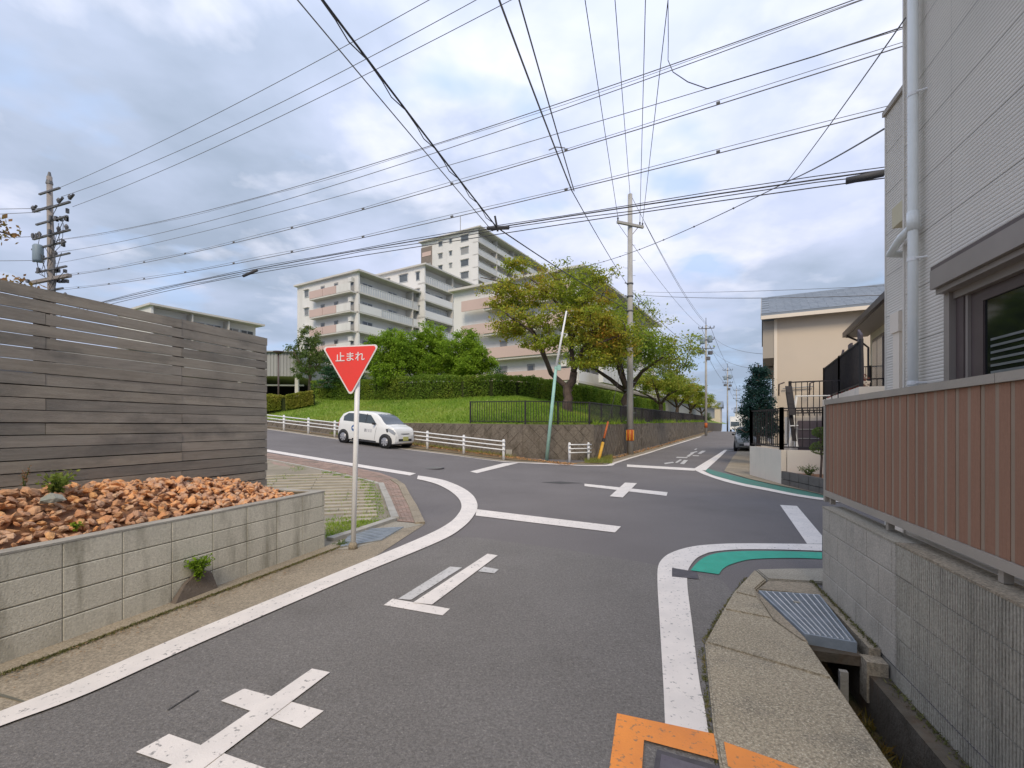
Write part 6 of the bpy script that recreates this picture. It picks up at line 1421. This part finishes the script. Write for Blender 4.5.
# planter with topiary in front
pl = thing('brown_planter', Vector((7.4, 11.6, 0)), 'low dark brown planter wall with small shrubs against the off-white boundary wall', 'planter')
pa_, pb_ = Vector((7.33, 12.66, 0)), Vector((7.19, 10.5, 0))
for k in range(5):
    for r_ in range(2):
        a, b = pa_.lerp(pb_, k/5+.004), pa_.lerp(pb_, (k+1)/5-.004); wallseg(a, b, -.05+r_*.22, .155+r_*.22, .1, planter_m, 'block', pl, inn)
wallseg(pb_, pb_+Vector((2.4, -1.2, 0)), -.05, .38, .1, planter_m, 'side_wall', pl, Vector((0, 1, 0)))
mb = MB(); mb.cor([Vector((p.x, p.y, z)) for z in (-.05, .33) for p in (pa_+Vector((.1, 0, 0)), pb_+Vector((.1, .1, 0)), pb_+Vector((2.4, -1.0, 0)), pa_+Vector((2.2, -1.2, 0)))]); mb.build('soil', soil_red, pl)
weed('shrub_plant', Vector((7.6, 11.9, .33)), 'low spiky green plant in the brown planter', 26, .30, .04, leaf_olive, .35)
b = AT(820.5, 470, 11.2); b.z = .33; tp_ = thing('topiary', b, 'cloud-pruned topiary with stacked round tufts beside the board fence end', 'topiary'); mb = MB(); mb.tube([b, b+Vector((.03, 0, .5)), b+Vector((-.02, 0, 1.25))], .025, 6); mb.build('stem', bark, tp_)
pts = []
for c_, r_ in (((.02, 0, .74), .21), ((.0, 0, 1.12), .16), ((.3, .1, .9), .2)):
    for _ in range(900): d_ = nr.normal(size=3); d_ /= np.linalg.norm(d_); pts.append((b.x+c_[0]+d_[0]*r_*1.2*(.7+.35*rng.random()), b.y+c_[1]+d_[1]*r_, b.z+c_[2]+d_[2]*r_*.75))
leaves('foliage', pts, .035, leaf_olive, tp_, .2)
# beige house
hc = Vector((11.35, 20.1, 0)); hF = frame(hc, Vector((.88, -.475, 0)).normalized(), Vector((.475, .88, 0)).normalized())
bh_ = thing('beige_house', hc, 'beige rendered house with blue-grey slate roof beyond the boundary wall', 'house')
mb = MB(); mb.bx(hF, 0, 8, 0, 7, 0, 6.25); mb.build('wall', cream_m, bh_); mb = MB(); mb.bx(hF, -.02, .10, -.03, .0, 0, 6.2); mb.build('corner_trim', offwhite, bh_)
def rp(a, b, z): return hF(a, b, z)
ez, rz_ = 6.28, 8.05
mb = MB(); mb.cor([rp(-.5, -.45, ez), rp(8.5, -.45, ez), rp(8.5, 3.5, rz_-.15), rp(-.5, 3.5, rz_-.15), rp(-.5, -.45, ez+.12), rp(8.5, -.45, ez+.12), rp(8.5, 3.5, rz_), rp(-.5, 3.5, rz_)]); mb.cor([rp(-.5, 3.5, rz_-.15), rp(8.5, 3.5, rz_-.15), rp(8.5, 7.5, ez-.1), rp(-.5, 7.5, ez-.1), rp(-.5, 3.5, rz_), rp(8.5, 3.5, rz_), rp(8.5, 7.5, ez), rp(-.5, 7.5, ez)]); roof = mb.build('roof', slate, bh_)
for r_ in range(14):      # courses of slates
    for k in range(15):
        f0, f1 = r_/14, (r_+1.25)/14; a0 = -.5+k*.6+(.3 if r_ % 2 else 0); a1 = min(a0+.588, 8.5); f1 = min(f1, 1)
        if a1-a0 < .1: continue
        z_ = lambda f: ez+.12+(rz_-ez-.12)*f
        mb = MB(); mb.cor([rp(a0, -.45+3.95*f0, z_(f0)+.006), rp(a1, -.45+3.95*f0, z_(f0)+.006), rp(a1, -.45+3.95*f1, z_(f1)+.003), rp(a0, -.45+3.95*f1, z_(f1)+.003), rp(a0, -.45+3.95*f0, z_(f0)+.026), rp(a1, -.45+3.95*f0, z_(f0)+.026), rp(a1, -.45+3.95*f1, z_(f1)+.010), rp(a0, -.45+3.95*f1, z_(f1)+.010)]); mb.build('slate', slate, bh_)
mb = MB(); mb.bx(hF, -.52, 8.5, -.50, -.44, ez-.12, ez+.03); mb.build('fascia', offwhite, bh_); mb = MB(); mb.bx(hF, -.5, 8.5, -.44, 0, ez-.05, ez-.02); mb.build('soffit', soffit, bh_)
mb = MB(); mb.cor([rp(-.53, -.45, ez-.1), rp(-.5, -.45, ez-.1), rp(-.5, 3.5, rz_-.3), rp(-.53, 3.5, rz_-.3), rp(-.53, -.45, ez+.13), rp(-.5, -.45, ez+.13), rp(-.5, 3.5, rz_+.02), rp(-.53, 3.5, rz_+.02)]); mb.build('bargeboard', apt_grey, bh_)
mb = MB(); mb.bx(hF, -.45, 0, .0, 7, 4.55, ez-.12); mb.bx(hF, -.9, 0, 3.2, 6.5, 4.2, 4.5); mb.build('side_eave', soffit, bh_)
for i in range(2): mb = MB(); mb.tube([rp(.15+i*1.1, -.25, 2.9), rp(.15+i*1.1, -.55, 3.35), rp(.35+i*1.1, -.6, 3.42)], .03, 6); mb.build('lamp_arm', brown_metal, bh_)
mb = MB(); mb.tube([rp(.3, -.1, 3.2), rp(1.4, -.1, 3.25)], .025, 6); mb.build('awning_bar', apt_grey, bh_)
# cream yellow house with balcony
cF = frame(Vector((8.9, 10.3, 0)), Vector((.455, .89, 0)).normalized(), Vector((.89, -.455, 0)).normalized())   # a away, b to the right
ch = thing('cream_house', Vector((10, 12, 0)), 'pale cream house with brown eave gutter and dark-railed balcony behind the grey house corner', 'house')
mb = MB(); mb.bx(cF, .3, 6.6, .45, 6, 0, 4.75); mb.build('wall', cream_y, ch)
mb = MB(); mb.cor([cF(-.6, -.2, 4.80), cF(7.0, -.2, 4.80), cF(7.0, 3.4, 6.2), cF(-.6, 3.4, 6.2), cF(-.6, -.2, 4.92), cF(7.0, -.2, 4.92), cF(7.0, 3.4, 6.32), cF(-.6, 3.4, 6.32)]); mb.build('roof', slate, ch)
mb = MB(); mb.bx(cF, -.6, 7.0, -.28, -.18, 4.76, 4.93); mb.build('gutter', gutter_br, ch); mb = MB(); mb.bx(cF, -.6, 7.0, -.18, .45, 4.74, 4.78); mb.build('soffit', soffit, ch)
mb = MB(); mb.cor([cF(-.66, -.2, 4.78), cF(-.6, -.2, 4.78), cF(-.6, 3.4, 6.18), cF(-.66, 3.4, 6.18), cF(-.66, -.2, 4.98), cF(-.6, -.2, 4.98), cF(-.6, 3.4, 6.38), cF(-.66, 3.4, 6.38)]); mb.build('bargeboard', gutter_br, ch)
mb = MB(); mb.tube([cF(6.6, -.22, 4.75), cF(6.6, .2, 4.5), cF(6.62, .40, 4.3), cF(6.62, .40, .5)], .035, 6); mb.build('downpipe', gutter_br, ch)
mb = MB(); mb.bx(cF, .2, 6.4, -.95, .45, 2.30, 2.52); mb.build('balcony_floor', offwhite, ch)
for a in (1.2, 3.4, 5.2):
    w = MB(); w.bx(cF, a-.75, a+.75, .38, .46, 2.55, 4.45); w = w.build('window', brown_metal, ch); q = MB(); q.bx(cF, a-.66, a-.03, .36, .385, 2.65, 4.35); q.build('pane', glass_far, w); q = MB(); q.bx(cF, a+.03, a+.66, .36, .385, 2.65, 4.35); q.build('pane', glass_far, w)
railing('black balcony railing of the cream house, seen above the board fence', [cF(.25, -.9, 0), cF(3.2, -.9, 0), cF(6.35, -.9, 0), cF(6.35, .4, 0)], 2.52, 1.12, sp=.11, thick=.03)
for k in range(3): mb = MB(); mb.cor([cF(1.0+k*1.3, -.75, 2.55), cF(1.6+k*1.3, -.75, 2.55), cF(1.6+k*1.3, -.7, 2.55), cF(1.0+k*1.3, -.7, 2.55), cF(1.2+k*1.3, -.75, 3.9), cF(1.6+k*1.3, -.75, 4.1-.2*k), cF(1.6+k*1.3, -.7, 4.1-.2*k), cF(1.2+k*1.3, -.7, 3.9)]); tag(mb.build('sunshade', tile_dk), ['dark cloth sunshade nearest the grey house on the cream house balcony', 'dark cloth sunshade in the middle of the cream house balcony', 'dark cloth sunshade farthest along the cream house balcony'][k], 'sunshade')
pts = []
for _ in range(1400): a = rng.uniform(.4, 6.0); p = cF(a, rng.uniform(-.88, -.7), 2.55+rng.random()**1.6*.3); pts.append(tuple(p))
fl = thing('balcony_flowers', cF(3, -.8, 2.52), 'row of small reddish flowering plants along the cream house balcony', 'flower pots')
for k in range(9): mb = MB(); mb.lathe([(0, 0), (.09, 0), (.12, .15), (0, .15)], cF(.6+k*.65, -.78, 2.525), 8); mb.build('pot', sign_red if k % 3 else offwhite, fl)
leaves('foliage', pts, .06, leafmat('flower_leaf', [(.04, .08, .02), (.12, .05, .04), (.3, .10, .08)], 3), fl)
# upper dark eave peeking beside the grey house (px ~878,y ~240-290)
ob = thing('rear_house', Vector((9.6, 9.2, 0)), 'upper eave of a brown-roofed house peeping out beside the grey siding corner', 'house')
rF = frame(Vector((6.95, 7.7, 0)), Vector((.455, .89, 0)).normalized(), Vector((.89, -.455, 0)).normalized())
mb = MB(); mb.cor([rF(0, 0, 4.55), rF(1.2, 0, 4.55), rF(1.2, 2.2, 5.4), rF(0, 2.2, 5.4), rF(0, 0, 4.67), rF(1.2, 0, 4.67), rF(1.2, 2.2, 5.52), rF(0, 2.2, 5.52)]); mb.build('roof', slate, ob); mb = MB(); mb.bx(rF, 0, 1.25, -.08, 0, 4.50, 4.68); mb.build('gutter', gutter_br, ob); mb = MB(); mb.bx(rF, 0, 1.0, .35, 2.2, 0, 4.53); mb.build('wall', cream_y, ob)
# sidewalk on the far right side
sheet('sidewalk', P((860, 503), (829, 497), (806, 491.4), (772, 484.6), (749, 479.3), (724, 471.6), (733, 457), (741, 447))+[RF(-.9, 60), RF(1.6, 60), RF(1.5, 15), RF(2.4, 12.2), RF(3.6, 9.5)], .02, conc_warm, None, 'structure', 1.5)
# far houses closing the road
hs_n = 0
for (u, n, w, d, h_, m, lb) in ((4.5, 42, 7, 9, 5.6, offwhite, 'white house beyond the beige house along the far road'), (5, 56, 7, 9, 6.2, cream_m, 'tan house farther along the right of the road'), (4.5, 72, 7, 10, 5.8, apt_slab, 'grey-beige house in the distance on the right of the road'), (4, 92, 8, 10, 6.4, offwhite, 'small pale house near the end of the road'), (-16, 140, 9, 9, 6.5, cream_m, 'distant tan house closing the end of the road on the left'), (2.5, 150, 9, 9, 7.0, apt_grey, 'distant grey house closing the end of the road on the right'), (-4.5, 185, 12, 9, 8.0, apt_white, 'very distant pale building at the vanishing point of the road')):
    b = RF(u, n); b.z = H(b.x, b.y)-.3; t = thing('far_house', b, lb, 'house'); Fh = frame(Vector((b.x, b.y, 0)), Vector((.891, -.454, 0)), Vector((.454, .891, 0)))
    mb = MB(); mb.bx(Fh, 0, w, 0, d, b.z, b.z+h_); mb.build('wall', m, t); mb = MB(); z = b.z+h_
    mb.add([Fh(-.5, -.5, z), Fh(w+.5, -.5, z), Fh(w+.5, d+.5, z), Fh(-.5, d+.5, z), Fh(-.5, d/2, z+1.9), Fh(w+.5, d/2, z+1.9)], [(0, 1, 5, 4), (2, 3, 4, 5), (0, 4, 3), (1, 2, 5), (0, 3, 2, 1)]); mb.build('roof', slate, t)
    for wx in (.25, .7):
        for wz in (1.2, 3.9): o = MB(); o.bx(Fh, w*wx-.6, w*wx+.6, -.06, .02, b.z+wz, b.z+wz+1.2); o = o.build('window', apt_rail, t); q = MB(); q.bx(Fh, w*wx-.52, w*wx+.52, -.08, -.05, b.z+wz+.08, b.z+wz+1.12); q.build('pane', glass_far, o)
    for wy in (.25, .7):
        for wz in (1.2, 3.9): o = MB(); o.bx(Fh, -.06, .02, d*wy-.6, d*wy+.6, b.z+wz, b.z+wz+1.2); o = o.build('window', apt_rail, t); q = MB(); q.bx(Fh, -.08, -.05, d*wy-.52, d*wy+.52, b.z+wz+.08, b.z+wz+1.12); q.build('pane', glass_far, o)
for (u, n, lb) in ((2.2, 62, 'dark green tree beyond the grey car on the right of the road'), (1.8, 84, 'distant green tree on the right of the road'), (-9, 112, 'distant green tree at the far end of the bank')):
    p = RF(u, n); p.z = H(p.x, p.y); bushy(0, n, 0, 3.4, lb, leaf_olive, 70, 45, base=p, lsz=.2) if False else tree('roadside_tree', p, lb, [([(0, 0, -.2), (0, .1, 1.5), (0, 0, 2.6)], .14, .08)], [((0, 0, 3.2), (1.5, 1.5, 1.3), 1), ((.6, -.3, 2.4), (1.1, 1.1, .8), .6)], 60, 50, .25, .2, leaf_dark if u > 0 else leaf_olive, fl=.8)
print('objects', len(bpy.data.objects))
